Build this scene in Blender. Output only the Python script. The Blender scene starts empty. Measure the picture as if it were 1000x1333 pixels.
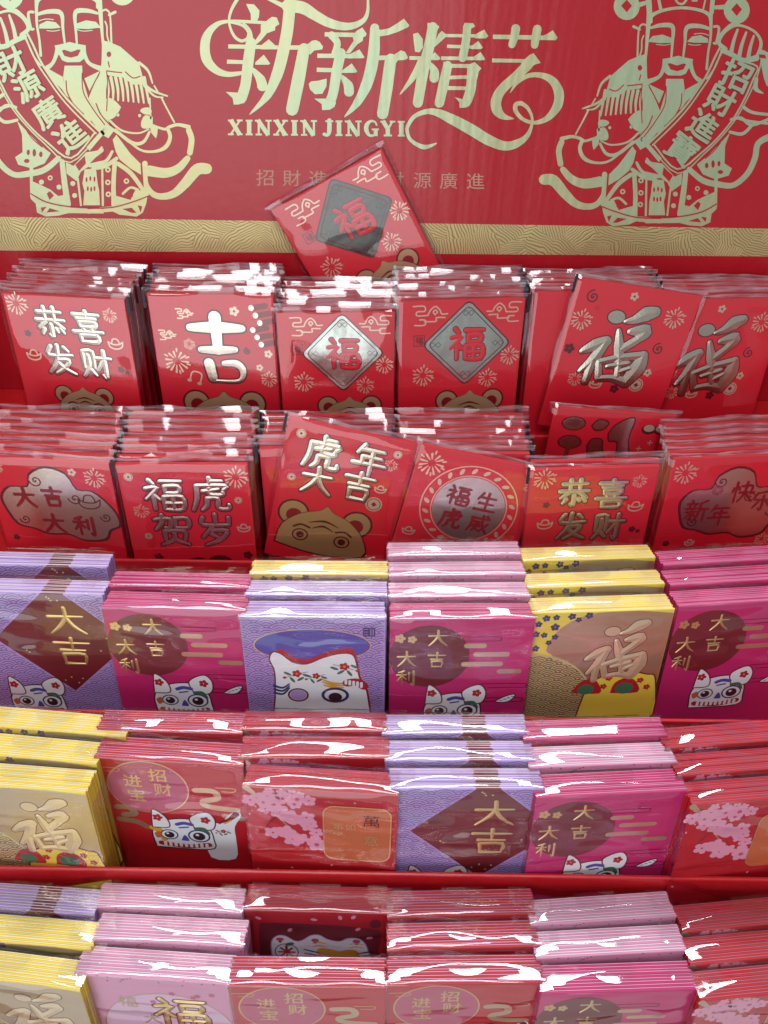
import bpy, bmesh, math, random
from mathutils import Vector, Matrix, noise
from mathutils.geometry import tessellate_polygon

sc = bpy.context.scene
col = sc.collection
rad = math.radians
random.seed(7)

# ------------------------------------------------------------------ camera, world, lights, exposure
CAMZ = 1.40
PITCH, ROLL, FPX = rad(41), rad(0.9), 1000.0
cam = bpy.data.cameras.new('camera')
camo = bpy.data.objects.new('camera', cam)
col.objects.link(camo)
cam.sensor_fit = 'HORIZONTAL'
cam.sensor_width = 36.0
cam.lens = 36.0 * FPX / 1000.0
cam.clip_start, cam.clip_end = 0.01, 60
FW = Vector((0, math.cos(PITCH), -math.sin(PITCH)))
DN = Vector((0, -math.sin(PITCH), -math.cos(PITCH)))
RT = Vector((1, 0, 0))
# the photograph's level lines sink slightly to the right: camera rolled counter-clockwise
crt = RT * math.cos(ROLL) - DN * math.sin(ROLL)
cdn = DN * math.cos(ROLL) + RT * math.sin(ROLL)
rot = Matrix((crt, -cdn, -FW)).transposed()
camo.matrix_world = Matrix.Translation((0, 0, CAMZ)) @ rot.to_4x4()
sc.camera = camo

world = bpy.data.worlds.new('World')
sc.world = world
world.use_nodes = True
bg = world.node_tree.nodes['Background']
bg.inputs[0].default_value = (0.90, 0.95, 1.0, 1)
bg.inputs[1].default_value = 0.29


def area(name, loc, target, sx, sy, radiance, color):
    l = bpy.data.lights.new(name, 'AREA')
    l.shape = 'RECTANGLE'
    l.size, l.size_y = sx, sy
    l.energy = radiance * sx * sy * math.pi
    l.color = color
    o = bpy.data.objects.new(name, l)
    col.objects.link(o)
    o.location = loc
    d = Vector(target) - Vector(loc)
    o.rotation_euler = d.to_track_quat('-Z', 'Y').to_euler()
    return o


# shop ceiling fittings above the aisle and behind the display, and the daylit shop front behind the customer
area('ceiling_light', (0.10, 1.40, 3.05), (0.1, 1.2, 0.0), 1.50, 0.48, 24.0, (0.97, 0.98, 1.0))
area('ceiling_light', (-0.25, -0.55, 3.05), (-0.25, -0.3, 0.0), 1.40, 0.70, 9.0, (0.97, 0.98, 1.0))
area('shop_front_light', (-1.25, -2.3, 1.35), (-1.0, 0.5, 1.15), 3.0, 2.5, 1.7, (0.93, 0.97, 1.0))

vs = sc.view_settings
vs.view_transform = 'Standard'
vs.look = 'None'
vs.exposure = 0.12
vs.gamma = 1.0
vs.use_curve_mapping = False
cy = sc.cycles
cy.max_bounces = 10
cy.transparent_max_bounces = 22
cy.glossy_bounces = 4
cy.diffuse_bounces = 3
cy.caustics_reflective = False
cy.sample_clamp_indirect = 6.0
cy.use_denoising = True
try:
    cy.denoiser = 'OPENIMAGEDENOISE'
except Exception:
    pass


# ------------------------------------------------------------------ picture <-> place
def ray(u, v):
    x, y = (u - 500) / FPX, (v - 666.5) / FPX
    return crt * x + cdn * y + FW


def on_z(u, v, z):
    d = ray(u, v)
    return Vector((0, 0, CAMZ)) + d * ((z - CAMZ) / d.z)


def at_depth(x, y0, y1, z):
    d = lambda y: y * math.cos(PITCH) + (CAMZ - z) * math.sin(PITCH)
    return x * d(y1) / d(y0)


def on_y(u, v, y):
    d = ray(u, v)
    return Vector((0, 0, CAMZ)) + d * (y / d.y)


# ------------------------------------------------------------------ materials
MATS = {}


def srgb(r, g, b):
    f = lambda c: (c / 255 / 12.92) if c / 255 <= 0.04045 else ((c / 255 + 0.055) / 1.055) ** 2.4
    return (f(r), f(g), f(b), 1.0)


def material(name, color, rough=0.45, metal=0.0, coat=0.0, bump=None, spec=0.5, var=0.0):
    m = bpy.data.materials.new(name)
    m.use_nodes = True
    nt = m.node_tree
    p = nt.nodes['Principled BSDF']
    p.inputs['Base Color'].default_value = color
    p.inputs['Roughness'].default_value = rough
    p.inputs['Metallic'].default_value = metal
    p.inputs['Specular IOR Level'].default_value = spec
    p.inputs['Coat Weight'].default_value = coat
    p.inputs['Coat Roughness'].default_value = 0.15
    tc = nt.nodes.new('ShaderNodeTexCoord')
    if var:
        n = nt.nodes.new('ShaderNodeTexNoise')
        n.inputs['Scale'].default_value = 180
        n.inputs['Detail'].default_value = 4
        nt.links.new(tc.outputs['Object'], n.inputs['Vector'])
        hs = nt.nodes.new('ShaderNodeHueSaturation')
        hs.inputs['Color'].default_value = color
        mr = nt.nodes.new('ShaderNodeMapRange')
        mr.inputs['To Min'].default_value = 1 - var
        mr.inputs['To Max'].default_value = 1 + var
        nt.links.new(n.outputs['Fac'], mr.inputs['Value'])
        nt.links.new(mr.outputs['Result'], hs.inputs['Value'])
        nt.links.new(hs.outputs['Color'], p.inputs['Base Color'])
    if bump:
        scale, strength, dist = bump
        n = nt.nodes.new('ShaderNodeTexNoise')
        n.inputs['Scale'].default_value = scale
        n.inputs['Detail'].default_value = 3
        nt.links.new(tc.outputs['Object'], n.inputs['Vector'])
        b = nt.nodes.new('ShaderNodeBump')
        b.inputs['Strength'].default_value = strength
        b.inputs['Distance'].default_value = dist
        nt.links.new(n.outputs['Fac'], b.inputs['Height'])
        nt.links.new(b.outputs['Normal'], p.inputs['Normal'])
    MATS[name] = m
    return m


def film_material(name, base, gain, rough, bump_scale, bump_strength, stretch=(1, 1, 1), haze=0.0, hscale=(60, 300, 900), hrange=(0.42, 0.72)):
    m = bpy.data.materials.new(name)
    m.use_nodes = True
    nt = m.node_tree
    nt.nodes.clear()
    out = nt.nodes.new('ShaderNodeOutputMaterial')
    mix = nt.nodes.new('ShaderNodeMixShader')
    tr = nt.nodes.new('ShaderNodeBsdfTransparent')
    tr.inputs[0].default_value = (0.985, 0.985, 0.99, 1)
    df = nt.nodes.new('ShaderNodeBsdfTranslucent' if False else 'ShaderNodeBsdfDiffuse')
    df.inputs[0].default_value = (0.86, 0.80, 0.88, 1)
    hz = nt.nodes.new('ShaderNodeMixShader')           # sealed film scatters a little; the pale mix also paints in fold highlights
    hz.inputs[0].default_value = haze
    if not haze:
        nt.nodes.remove(hz); nt.nodes.remove(df); hz = tr
    else:
        nt.links.new(tr.outputs[0], hz.inputs[1]); nt.links.new(df.outputs[0], hz.inputs[2])
        #                                          # in streaks along the seam
        t2 = nt.nodes.new('ShaderNodeTexCoord'); m2 = nt.nodes.new('ShaderNodeMapping'); m2.inputs['Scale'].default_value = hscale
        n2 = nt.nodes.new('ShaderNodeTexNoise'); n2.inputs['Scale'].default_value = 1.0; n2.inputs['Detail'].default_value = 3
        r2 = nt.nodes.new('ShaderNodeMapRange'); r2.inputs['From Min'].default_value = hrange[0]; r2.inputs['From Max'].default_value = hrange[1]; r2.inputs['To Max'].default_value = haze * 1.6
        nt.links.new(t2.outputs['Object'], m2.inputs[0]); nt.links.new(m2.outputs[0], n2.inputs['Vector'])
        nt.links.new(n2.outputs['Fac'], r2.inputs['Value']); nt.links.new(r2.outputs[0], hz.inputs[0])
    gl = nt.nodes.new('ShaderNodeBsdfGlossy')
    gl.inputs['Roughness'].default_value = rough
    lw = nt.nodes.new('ShaderNodeLayerWeight')
    lw.inputs['Blend'].default_value = 0.5
    pw = nt.nodes.new('ShaderNodeMath'); pw.operation = 'POWER'; pw.inputs[1].default_value = 4.0
    ma = nt.nodes.new('ShaderNodeMath'); ma.operation = 'MULTIPLY_ADD'
    ma.inputs[1].default_value = gain; ma.inputs[2].default_value = base
    ma.use_clamp = True
    tc = nt.nodes.new('ShaderNodeTexCoord')
    mp = nt.nodes.new('ShaderNodeMapping')
    mp.inputs['Scale'].default_value = stretch
    n = nt.nodes.new('ShaderNodeTexNoise')
    n.inputs['Scale'].default_value = bump_scale
    n.inputs['Detail'].default_value = 2
    n.inputs['Distortion'].default_value = 0.6
    b = nt.nodes.new('ShaderNodeBump')
    b.inputs['Strength'].default_value = bump_strength
    b.inputs['Distance'].default_value = 0.001
    L = nt.links.new
    L(tc.outputs['Object'], mp.inputs['Vector']); L(mp.outputs['Vector'], n.inputs['Vector'])
    L(n.outputs['Fac'], b.inputs['Height']); L(b.outputs['Normal'], gl.inputs['Normal'])
    L(lw.outputs['Facing'], pw.inputs[0]); L(pw.outputs[0], ma.inputs[0])
    L(ma.outputs[0], mix.inputs['Fac']); L(hz.outputs[0], mix.inputs[1]); L(gl.outputs[0], mix.inputs[2])
    L(mix.outputs[0], out.inputs['Surface'])
    MATS[name] = m
    return m


RED = (0.68, 0.010, 0.026, 1)
material('red_card', (0.52, 0.011, 0.016, 1), 0.36, coat=0.2, bump=(60, 0.2, 0.002), var=0.16)
material('header_red', (0.43, 0.009, 0.018, 1), 0.25, coat=0.25, var=0.04)
material('header_ink_red', (0.43, 0.009, 0.018, 1), 0.25, coat=0.25, var=0.04)
material('header_gold', (0.50, 0.60, 0.38, 1), 0.33, metal=0.6, bump=(900, 0.12, 0.0003), var=0.06)
material('header_dull_gold', (0.52, 0.28, 0.20, 1), 0.45, metal=0.2)
material('red_paper', RED, 0.42, coat=0.10, var=0.03)
material('outline_red', (0.10, 0.004, 0.008, 1), 0.4)
material('deep_red', (0.24, 0.003, 0.010, 1), 0.4)
material('foil', (0.80, 0.74, 0.60, 1), 0.27, metal=1.0, bump=(500, 0.10, 0.0004), var=0.05)
material('foil_dark', (0.085, 0.085, 0.075, 1), 0.25, metal=1.0, bump=(28, 0.5, 0.003))  # silver foil with a dim reflection painted into its base colour
material('cub_foil', (0.56, 0.36, 0.20, 1), 0.32, metal=0.45, var=0.05)
material('foil_silver', (0.66, 0.70, 0.63, 1), 0.27, metal=1.0, bump=(28, 0.5, 0.003))
material('foil_thin', (0.78, 0.58, 0.42, 1), 0.32, metal=0.6)
material('gold', (0.74, 0.53, 0.23, 1), 0.30, metal=0.75, var=0.05)
material('emboss_gold', (0.84, 0.66, 0.42, 1), 0.30, metal=0.6)
material('red_paper_deep', (0.47, 0.009, 0.016, 1), 0.42, coat=0.10, var=0.03)
material('tan_gold', (0.66, 0.51, 0.32, 1), 0.30, metal=0.8, var=0.04)
material('pale_gold', (0.66, 0.56, 0.26, 1), 0.45, metal=0.3)
material('scale_line', (0.10, 0.05, 0.20, 1), 0.45)
material('white', (0.78, 0.79, 0.82, 1), 0.5)
material('pale_paper', (0.82, 0.72, 0.78, 1), 0.6)
material('pale_yellow', (0.85, 0.80, 0.55, 1), 0.6)
material('brown', (0.155, 0.012, 0.018, 1), 0.45)
material('dark', (0.02, 0.012, 0.02, 1), 0.5)
material('navy', (0.03, 0.03, 0.13, 1), 0.5)
material('blue', (0.07, 0.07, 0.36, 1), 0.45)
material('green', (0.03, 0.15, 0.08, 1), 0.5)
material('flower_red', (0.42, 0.012, 0.02, 1), 0.5)
material('orange', (0.55, 0.13, 0.045, 1), 0.4)
material('amber', (0.70, 0.34, 0.02, 1), 0.45)
material('yellow', (0.82, 0.60, 0.06, 1), 0.45)
material('lavender', (0.42, 0.28, 0.60, 1), 0.45, var=0.03)
material('magenta', (0.52, 0.018, 0.135, 1), 0.42, var=0.03)
material('pink', (0.66, 0.27, 0.42, 1), 0.45, var=0.03)
material('pale_pink', (0.68, 0.42, 0.56, 1), 0.45)
material('blossom', (0.74, 0.30, 0.42, 1), 0.5)
material('rose', (0.48, 0.085, 0.15, 1), 0.42)
material('floor_tile', (0.55, 0.55, 0.54, 1), 0.35, var=0.05)
material('print_black', (0.012, 0.010, 0.018, 1), 0.4)
film_material('film', 0.095, 0.65, 0.035, 12, 0.07)
film_material('bag_film', 0.085, 0.55, 0.035, 14, 0.14)
film_material('seam_film', 0.12, 0.70, 0.08, 30, 0.30, haze=0.13)
film_material('fold_film', 0.10, 0.70, 0.05, 20, 0.2, haze=0.08)
film_material('tab_film', 0.075, 0.7, 0.05, 30, 0.08)

# lavender paper with the brown diamond that runs over the fold: printed colour by position on the sheet
W, H, T = 0.090, 0.115, 0.0170


def lavender_diamond_paper():
    m = MATS['lavender'].copy()
    m.name = 'lavender_diamond'
    nt = m.node_tree
    p = nt.nodes['Principled BSDF']
    tc = nt.nodes.new('ShaderNodeTexCoord')
    sp = nt.nodes.new('ShaderNodeSeparateXYZ')
    nt.links.new(tc.outputs['Object'], sp.inputs[0])

    def mth(op, a, b):
        n = nt.nodes.new('ShaderNodeMath'); n.operation = op
        for i, q in enumerate((a, b)):
            if q is None: continue
            if isinstance(q, (int, float)): n.inputs[i].default_value = q
            else: nt.links.new(q, n.inputs[i])
        return n.outputs[0]
    dx = mth('DIVIDE', mth('ABSOLUTE', mth('SUBTRACT', sp.outputs['X'], 0.14 * W), None), 0.50 * W)
    dz = mth('DIVIDE', mth('ABSOLUTE', mth('SUBTRACT', sp.outputs['Z'], H - 0.42 * W), None), 0.50 * W)
    s = mth('LESS_THAN', mth('ADD', dx, dz), 1.0)
    mx = nt.nodes.new('ShaderNodeMix'); mx.data_type = 'RGBA'
    mx.inputs[6].default_value = (0.42, 0.28, 0.60, 1)
    mx.inputs[7].default_value = (0.155, 0.012, 0.018, 1)
    nt.links.new(s, mx.inputs[0])
    nt.links.new(mx.outputs[2], p.inputs['Base Color'])
    MATS['lavender_diamond'] = m


lavender_diamond_paper()


def header_relief():
    """corrugated-board ripple and orange peel of the laminated header"""
    for nm in ('header_red', 'header_ink_red', 'header_gold'):
        nt = MATS[nm].node_tree
        p = nt.nodes['Principled BSDF']
        tc = nt.nodes.new('ShaderNodeTexCoord')
        mp = nt.nodes.new('ShaderNodeMapping'); mp.inputs['Scale'].default_value = (1, 1, 0.06)
        n1 = nt.nodes.new('ShaderNodeTexNoise'); n1.inputs['Scale'].default_value = 75; n1.inputs['Detail'].default_value = 2
        n2 = nt.nodes.new('ShaderNodeTexNoise'); n2.inputs['Scale'].default_value = 200; n2.inputs['Detail'].default_value = 2
        ad = nt.nodes.new('ShaderNodeMath'); ad.operation = 'MULTIPLY_ADD'; ad.inputs[1].default_value = 0.18
        b = nt.nodes.new('ShaderNodeBump'); b.inputs['Strength'].default_value = 0.35; b.inputs['Distance'].default_value = 0.002
        L = nt.links.new
        L(tc.outputs['Object'], mp.inputs[0]); L(mp.outputs[0], n1.inputs['Vector']); L(tc.outputs['Object'], n2.inputs['Vector'])
        L(n2.outputs['Fac'], ad.inputs[0]); L(n1.outputs['Fac'], ad.inputs[2]); L(ad.outputs[0], b.inputs['Height'])
        L(b.outputs['Normal'], p.inputs['Normal'])


header_relief()


def header_gold_reflection_tint():  # mint and warm patches paint reflected light into the gold
    nt = MATS['header_gold'].node_tree
    p = nt.nodes['Principled BSDF']
    tc = nt.nodes.new('ShaderNodeTexCoord')
    n = nt.nodes.new('ShaderNodeTexNoise'); n.inputs['Scale'].default_value = 7; n.inputs['Detail'].default_value = 5
    cr = nt.nodes.new('ShaderNodeValToRGB')
    cr.color_ramp.elements[0].position = 0.35; cr.color_ramp.elements[0].color = (0.46, 0.60, 0.40, 1)
    cr.color_ramp.elements[1].position = 0.66; cr.color_ramp.elements[1].color = (0.62, 0.58, 0.30, 1)
    nt.links.new(tc.outputs['Object'], n.inputs['Vector']); nt.links.new(n.outputs['Fac'], cr.inputs[0]); nt.links.new(cr.outputs[0], p.inputs['Base Color'])


header_gold_reflection_tint()


def band_material():
    """gold foil engraved with patches of fine hatching that change direction"""
    m = material('gold_band', (0.55, 0.45, 0.2, 1), 0.34, metal=0.55)
    nt = m.node_tree
    p = nt.nodes['Principled BSDF']
    L = nt.links.new
    tc = nt.nodes.new('ShaderNodeTexCoord')
    ns = nt.nodes.new('ShaderNodeTexNoise'); ns.inputs['Scale'].default_value = 45; ns.inputs['Detail'].default_value = 2
    wp = nt.nodes.new('ShaderNodeVectorMath'); wp.operation = 'MULTIPLY_ADD'; wp.inputs[1].default_value = (0.012, 0.0, 0.012)
    L(tc.outputs['Object'], ns.inputs['Vector']); L(ns.outputs['Color'], wp.inputs[0]); L(tc.outputs['Object'], wp.inputs[2])
    vo = nt.nodes.new('ShaderNodeTexVoronoi'); vo.inputs['Scale'].default_value = 55
    L(wp.outputs[0], vo.inputs['Vector'])
    sc_ = nt.nodes.new('ShaderNodeSeparateColor'); L(vo.outputs['Color'], sc_.inputs[0])
    sx = nt.nodes.new('ShaderNodeSeparateXYZ'); L(wp.outputs[0], sx.inputs[0])

    def mth(op, a, b=None):
        n = nt.nodes.new('ShaderNodeMath'); n.operation = op
        for i, q in enumerate((a, b)):
            if q is None: continue
            if isinstance(q, (int, float)): n.inputs[i].default_value = q
            else: L(q, n.inputs[i])
        return n.outputs[0]
    ang = mth('MULTIPLY', sc_.outputs[0], 2.6)
    x = mth('ADD', mth('MULTIPLY', sx.outputs['X'], mth('COSINE', ang)), mth('MULTIPLY', sx.outputs['Z'], mth('SINE', ang)))
    w = mth('SINE', mth('MULTIPLY', x, 3300.0))
    cr = nt.nodes.new('ShaderNodeMapRange'); cr.inputs['From Min'].default_value = -1.0; cr.inputs['From Max'].default_value = -0.2
    L(w, cr.inputs['Value'])
    mx = nt.nodes.new('ShaderNodeMix'); mx.data_type = 'RGBA'
    mx.inputs[6].default_value = (0.34, 0.25, 0.09, 1); mx.inputs[7].default_value = (0.66, 0.55, 0.27, 1)
    L(cr.outputs[0], mx.inputs[0]); L(mx.outputs[2], p.inputs['Base Color'])
    b = nt.nodes.new('ShaderNodeBump'); b.inputs['Strength'].default_value = 0.35; b.inputs['Distance'].default_value = 0.0004
    L(cr.outputs[0], b.inputs['Height']); L(b.outputs['Normal'], p.inputs['Normal'])


band_material()


# ------------------------------------------------------------------ object helpers
def new_mesh(name, verts, faces, mats, fmats=None, smooth=False):
    me = bpy.data.meshes.new(name)
    me.from_pydata([tuple(v) for v in verts], [], faces)
    for m in mats:
        me.materials.append(MATS[m])
    if fmats:
        me.polygons.foreach_set('material_index', fmats)
    if smooth:
        me.polygons.foreach_set('use_smooth', [True] * len(me.polygons))
    me.update()
    return me


def obj(name, me, parent=None, loc=(0, 0, 0), rot=None):
    o = bpy.data.objects.new(name, me)
    col.objects.link(o)
    o.parent = parent
    o.location = loc
    if rot is not None:
        o.rotation_euler = rot
    return o


def box_mesh(name, x0, x1, y0, y1, z0, z1, mat, bevel=0.0):
    bm = bmesh.new()
    bmesh.ops.create_cube(bm, size=1)
    for v in bm.verts:
        v.co = Vector((x0 if v.co.x < 0 else x1, y0 if v.co.y < 0 else y1, z0 if v.co.z < 0 else z1))
    if bevel:
        bmesh.ops.bevel(bm, geom=list(bm.edges), offset=bevel, segments=2, affect='EDGES', profile=0.6)
    me = bpy.data.meshes.new(name)
    bm.to_mesh(me); bm.free()
    me.materials.append(MATS[mat])
    return me


# ------------------------------------------------------------------ flat print: polygons, ribbons and glyphs laid on a surface
GLYPH = {}


def glyphs(chars, offset=0.0):
    tmp = []
    for ch in chars:
        if (ch, offset) in GLYPH: continue
        c = bpy.data.curves.new('glyph', 'FONT')
        c.body = ch; c.size = 1.0; c.offset = offset; c.resolution_u = 3
        c.align_x = 'CENTER'
        o = bpy.data.objects.new('glyph', c); col.objects.link(o)
        tmp.append((ch, o))
    if not tmp: return
    bpy.context.view_layer.update()
    dg = bpy.context.evaluated_depsgraph_get()
    for ch, o in tmp:
        me = bpy.data.meshes.new_from_object(o.evaluated_get(dg))
        vs_ = [(v.co.x, v.co.y) for v in me.vertices]
        x0, x1 = min(v[0] for v in vs_), max(v[0] for v in vs_)
        y0, y1 = min(v[1] for v in vs_), max(v[1] for v in vs_)
        k = max(x1 - x0, y1 - y0)
        GLYPH[(ch, offset)] = ([((v[0] - (x0 + x1) / 2) / k, -(v[1] - (y0 + y1) / 2) / k) for v in vs_], [tuple(p.vertices) for p in me.polygons])
        bpy.data.meshes.remove(me)
        c = o.data
        bpy.data.objects.remove(o); bpy.data.curves.remove(c)


def catmull(pts, ws, sub):
    if len(pts) < 3 or sub < 2:
        return pts, ws
    P, Q = [], []
    n = len(pts)
    for i in range(n - 1):
        p0, p1, p2, p3 = pts[max(i - 1, 0)], pts[i], pts[i + 1], pts[min(i + 2, n - 1)]
        for k in range(sub):
            t = k / sub
            a = [0.5 * (2 * p1[j] + (p2[j] - p0[j]) * t + (2 * p0[j] - 5 * p1[j] + 4 * p2[j] - p3[j]) * t * t
                        + (3 * p1[j] - p0[j] - 3 * p2[j] + p3[j]) * t ** 3) for j in (0, 1)]
            P.append(tuple(a)); Q.append(ws[i] * (1 - t) + ws[i + 1] * t)
    P.append(pts[-1]); Q.append(ws[-1])
    return P, Q


def _fu():
    raw = [[(540,345,14),(590,335,34),(645,308,60),(692,298,44)],
           [(325,500,22),(395,468,52),(452,448,44)], [(445,455,40),(400,540,44),(328,612,18)], [(392,545,34),(368,672,30)],
           [(512,392,18),(528,480,42),(540,560,34)], [(575,398,24),(655,398,62),(625,440,34),(545,492,34)],
           [(428,560,26),(440,655,30)], [(430,562,26),(540,540,30),(672,530,36)], [(672,530,40),(655,600,66),(600,682,46)],
           [(600,682,44),(520,655,30),(440,655,22)], [(482,588,18),(560,578,28),(595,572,22)], [(540,545,22),(545,645,26)], [(545,622,22),(612,600,20)]]
    f = lambda x, y: (((x - 265) * .988 + (y - 130) * .153) / 688, ((y - 130) * .988 - (x - 265) * .153) / 688 / .93)
    return [([f(x, y) for x, y, w in st], [(w * 1.35 + 14) / 688 for x, y, w in st]) for st in raw], f(487, 320)


FU, FUDOT = _fu()


class Art:
    """print on one surface. fmap(u, v, h) gives the point h metres proud of the surface"""
    def __init__(self, fmap, step=0.00004, base=0.00008):
        self.fmap, self.step, self.base = fmap, step, base
        self.parts = {}
        self.k = 0
        self.part = 'print'

    def _add(self, pts, faces, mat, layer, ridge=None):
        d = self.parts.setdefault(self.part, ([], [], [], []))
        if mat not in d[3]: d[3].append(mat)
        mi = d[3].index(mat)
        self.k += 1
        h = self.base + layer * self.step + (self.k % 29) * self.step / 30.0
        b = len(d[0])
        for i, p in enumerate(pts):
            d[0].append(self.fmap(p[0], p[1], h + (ridge[i] if ridge else 0)))
        for f in faces:
            d[1].append(tuple(b + j for j in f)); d[2].append(mi)

    def poly(self, outer, mat, layer=0, holes=(), smooth=0):
        if smooth:
            pts, _ = catmull(list(outer) + [outer[0]], [0] * (len(outer) + 1), smooth)
            outer = pts[:-1]
        loops = [[Vector((p[0], p[1], 0)) for p in outer]] + [[Vector((p[0], p[1], 0)) for p in h] for h in holes]
        flat = [p for l in loops for p in l]
        self._add([(p.x, p.y) for p in flat], tessellate_polygon(loops), mat, layer)

    def rib(self, pts, w, mat, layer=0, sub=5, ridge=0.0, cap=True, closed=False):
        pts = [tuple(p) for p in pts]
        ws = list(w) if isinstance(w, (list, tuple)) else [w] * len(pts)
        if closed:
            pts = pts + [pts[0]]; ws = ws + [ws[0]]
        pts, ws = catmull(pts, ws, sub)
        n = len(pts)
        V, F, R = [], [], []
        for i in range(n):
            a, b = pts[max(i - 1, 0)], pts[min(i + 1, n - 1)]
            if closed and i in (0, n - 1):
                a, b = pts[-2], pts[1]
            dx, dy = b[0] - a[0], b[1] - a[1]
            l = math.hypot(dx, dy) or 1
            nx, ny = -dy / l * ws[i] / 2, dx / l * ws[i] / 2
            p = pts[i]
            V += [(p[0] + nx, p[1] + ny), p, (p[0] - nx, p[1] - ny)]
            R += [0, ridge, 0]
            if i:
                q = 3 * i
                F += [(q - 3, q - 2, q + 1, q), (q - 2, q - 1, q + 2, q + 1)]
        if cap and not closed:
            for end in (0, n - 1):
                a = pts[0] if end == 0 else pts[-1]
                c = pts[1] if end == 0 else pts[-2]
                ang = math.atan2(a[1] - c[1], a[0] - c[0])
                r = ws[end] / 2
                b = len(V)
                V.append(a); R.append(ridge)
                for k in range(6):
                    t = ang - math.pi / 2 + math.pi * k / 5
                    V.append((a[0] + r * math.cos(t), a[1] + r * math.sin(t))); R.append(0)
                F += [(b, b + 1 + k, b + 2 + k) for k in range(5)]
        self._add(V, F, mat, layer, R)

    def ell(self, cx, cy, rx, ry, mat, layer=0, n=36, rot=0, a0=0, a1=360):
        P = []
        for k in range(n + (0 if a1 - a0 == 360 else 1)):
            t = rad(a0 + (a1 - a0) * k / n)
            x, y = rx * math.cos(t), ry * math.sin(t)
            P.append((cx + x * math.cos(rot) - y * math.sin(rot), cy + x * math.sin(rot) + y * math.cos(rot)))
        self._add(P, [tuple(range(len(P)))], mat, layer)
        return P

    def ring(self, cx, cy, rx, ry, w, mat, layer=0, n=40, ridge=0.0):
        self.rib([(cx + rx * math.cos(2 * math.pi * k / n), cy + ry * math.sin(2 * math.pi * k / n)) for k in range(n)], w, mat, layer, sub=1, closed=True, ridge=ridge)

    def glyph(self, ch, cx, cy, size, mat, layer=0, rot=0.0, off=0.0, sx=1.0, sy=1.0, shear=0.0):
        glyphs(ch, off)
        V, F = GLYPH[(ch, off)]
        c, s = math.cos(rot), math.sin(rot)
        P = []
        for x, y in V:
            x, y = (x * sx + y * shear) * size, y * sy * size
            P.append((cx + x * c - y * s, cy + x * s + y * c))
        self._add(P, F, mat, layer)

    def brush(self, ch, cx, cy, size, mat, layer=1, w=0.10, outline=None, ow=0.05, ridge=0.0, rot=0.0, sx=1.0, sy=1.0, taper=0.75):
        c, s = math.cos(rot), math.sin(rot)
        for st in STROKES[ch]:
            P = []
            for x, y in st:
                x, y = (x / 100 - 0.5) * size * sx, (y / 100 - 0.5) * size * sy
                P.append((cx + x * c - y * s, cy + x * s + y * c))
            ws = [w * size * (1.0 if i < len(P) - 1 else taper) for i in range(len(P))]
            sub = 3
            if outline:
                self.rib(P, [q + ow * size for q in ws], outline, layer, sub=sub)
            self.rib(P, ws, mat, layer + 1.5, sub=sub, ridge=ridge)

    def fu(self, cx, cy, k, mat, layer, outline, ow, ridge):
        m = lambda p: (cx + (p[0] - 0.45) * k, cy + (p[1] - 0.42) * k)
        d = m(FUDOT)
        self.ell(d[0], d[1], 0.078 * k, 0.062 * k, outline, layer, n=20); self.ell(d[0], d[1], (0.078 - ow / 2) * k, (0.062 - ow / 2) * k, mat, layer + 2, n=20)
        for pts, ws in FU:
            self.rib([m(p) for p in pts], [w * k for w in ws], outline, layer, sub=5)
            self.rib([m(p) for p in pts], [max(0.008, w - ow) * k for w in ws], mat, layer + 2, sub=5, ridge=ridge)

    def meshes(self, prefix):
        out = []
        for nm, (v, f, mi, mats) in self.parts.items():
            out.append((nm.split('#')[0], new_mesh(prefix + '_' + nm, v, f, mats, mi)))
        return out


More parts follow.
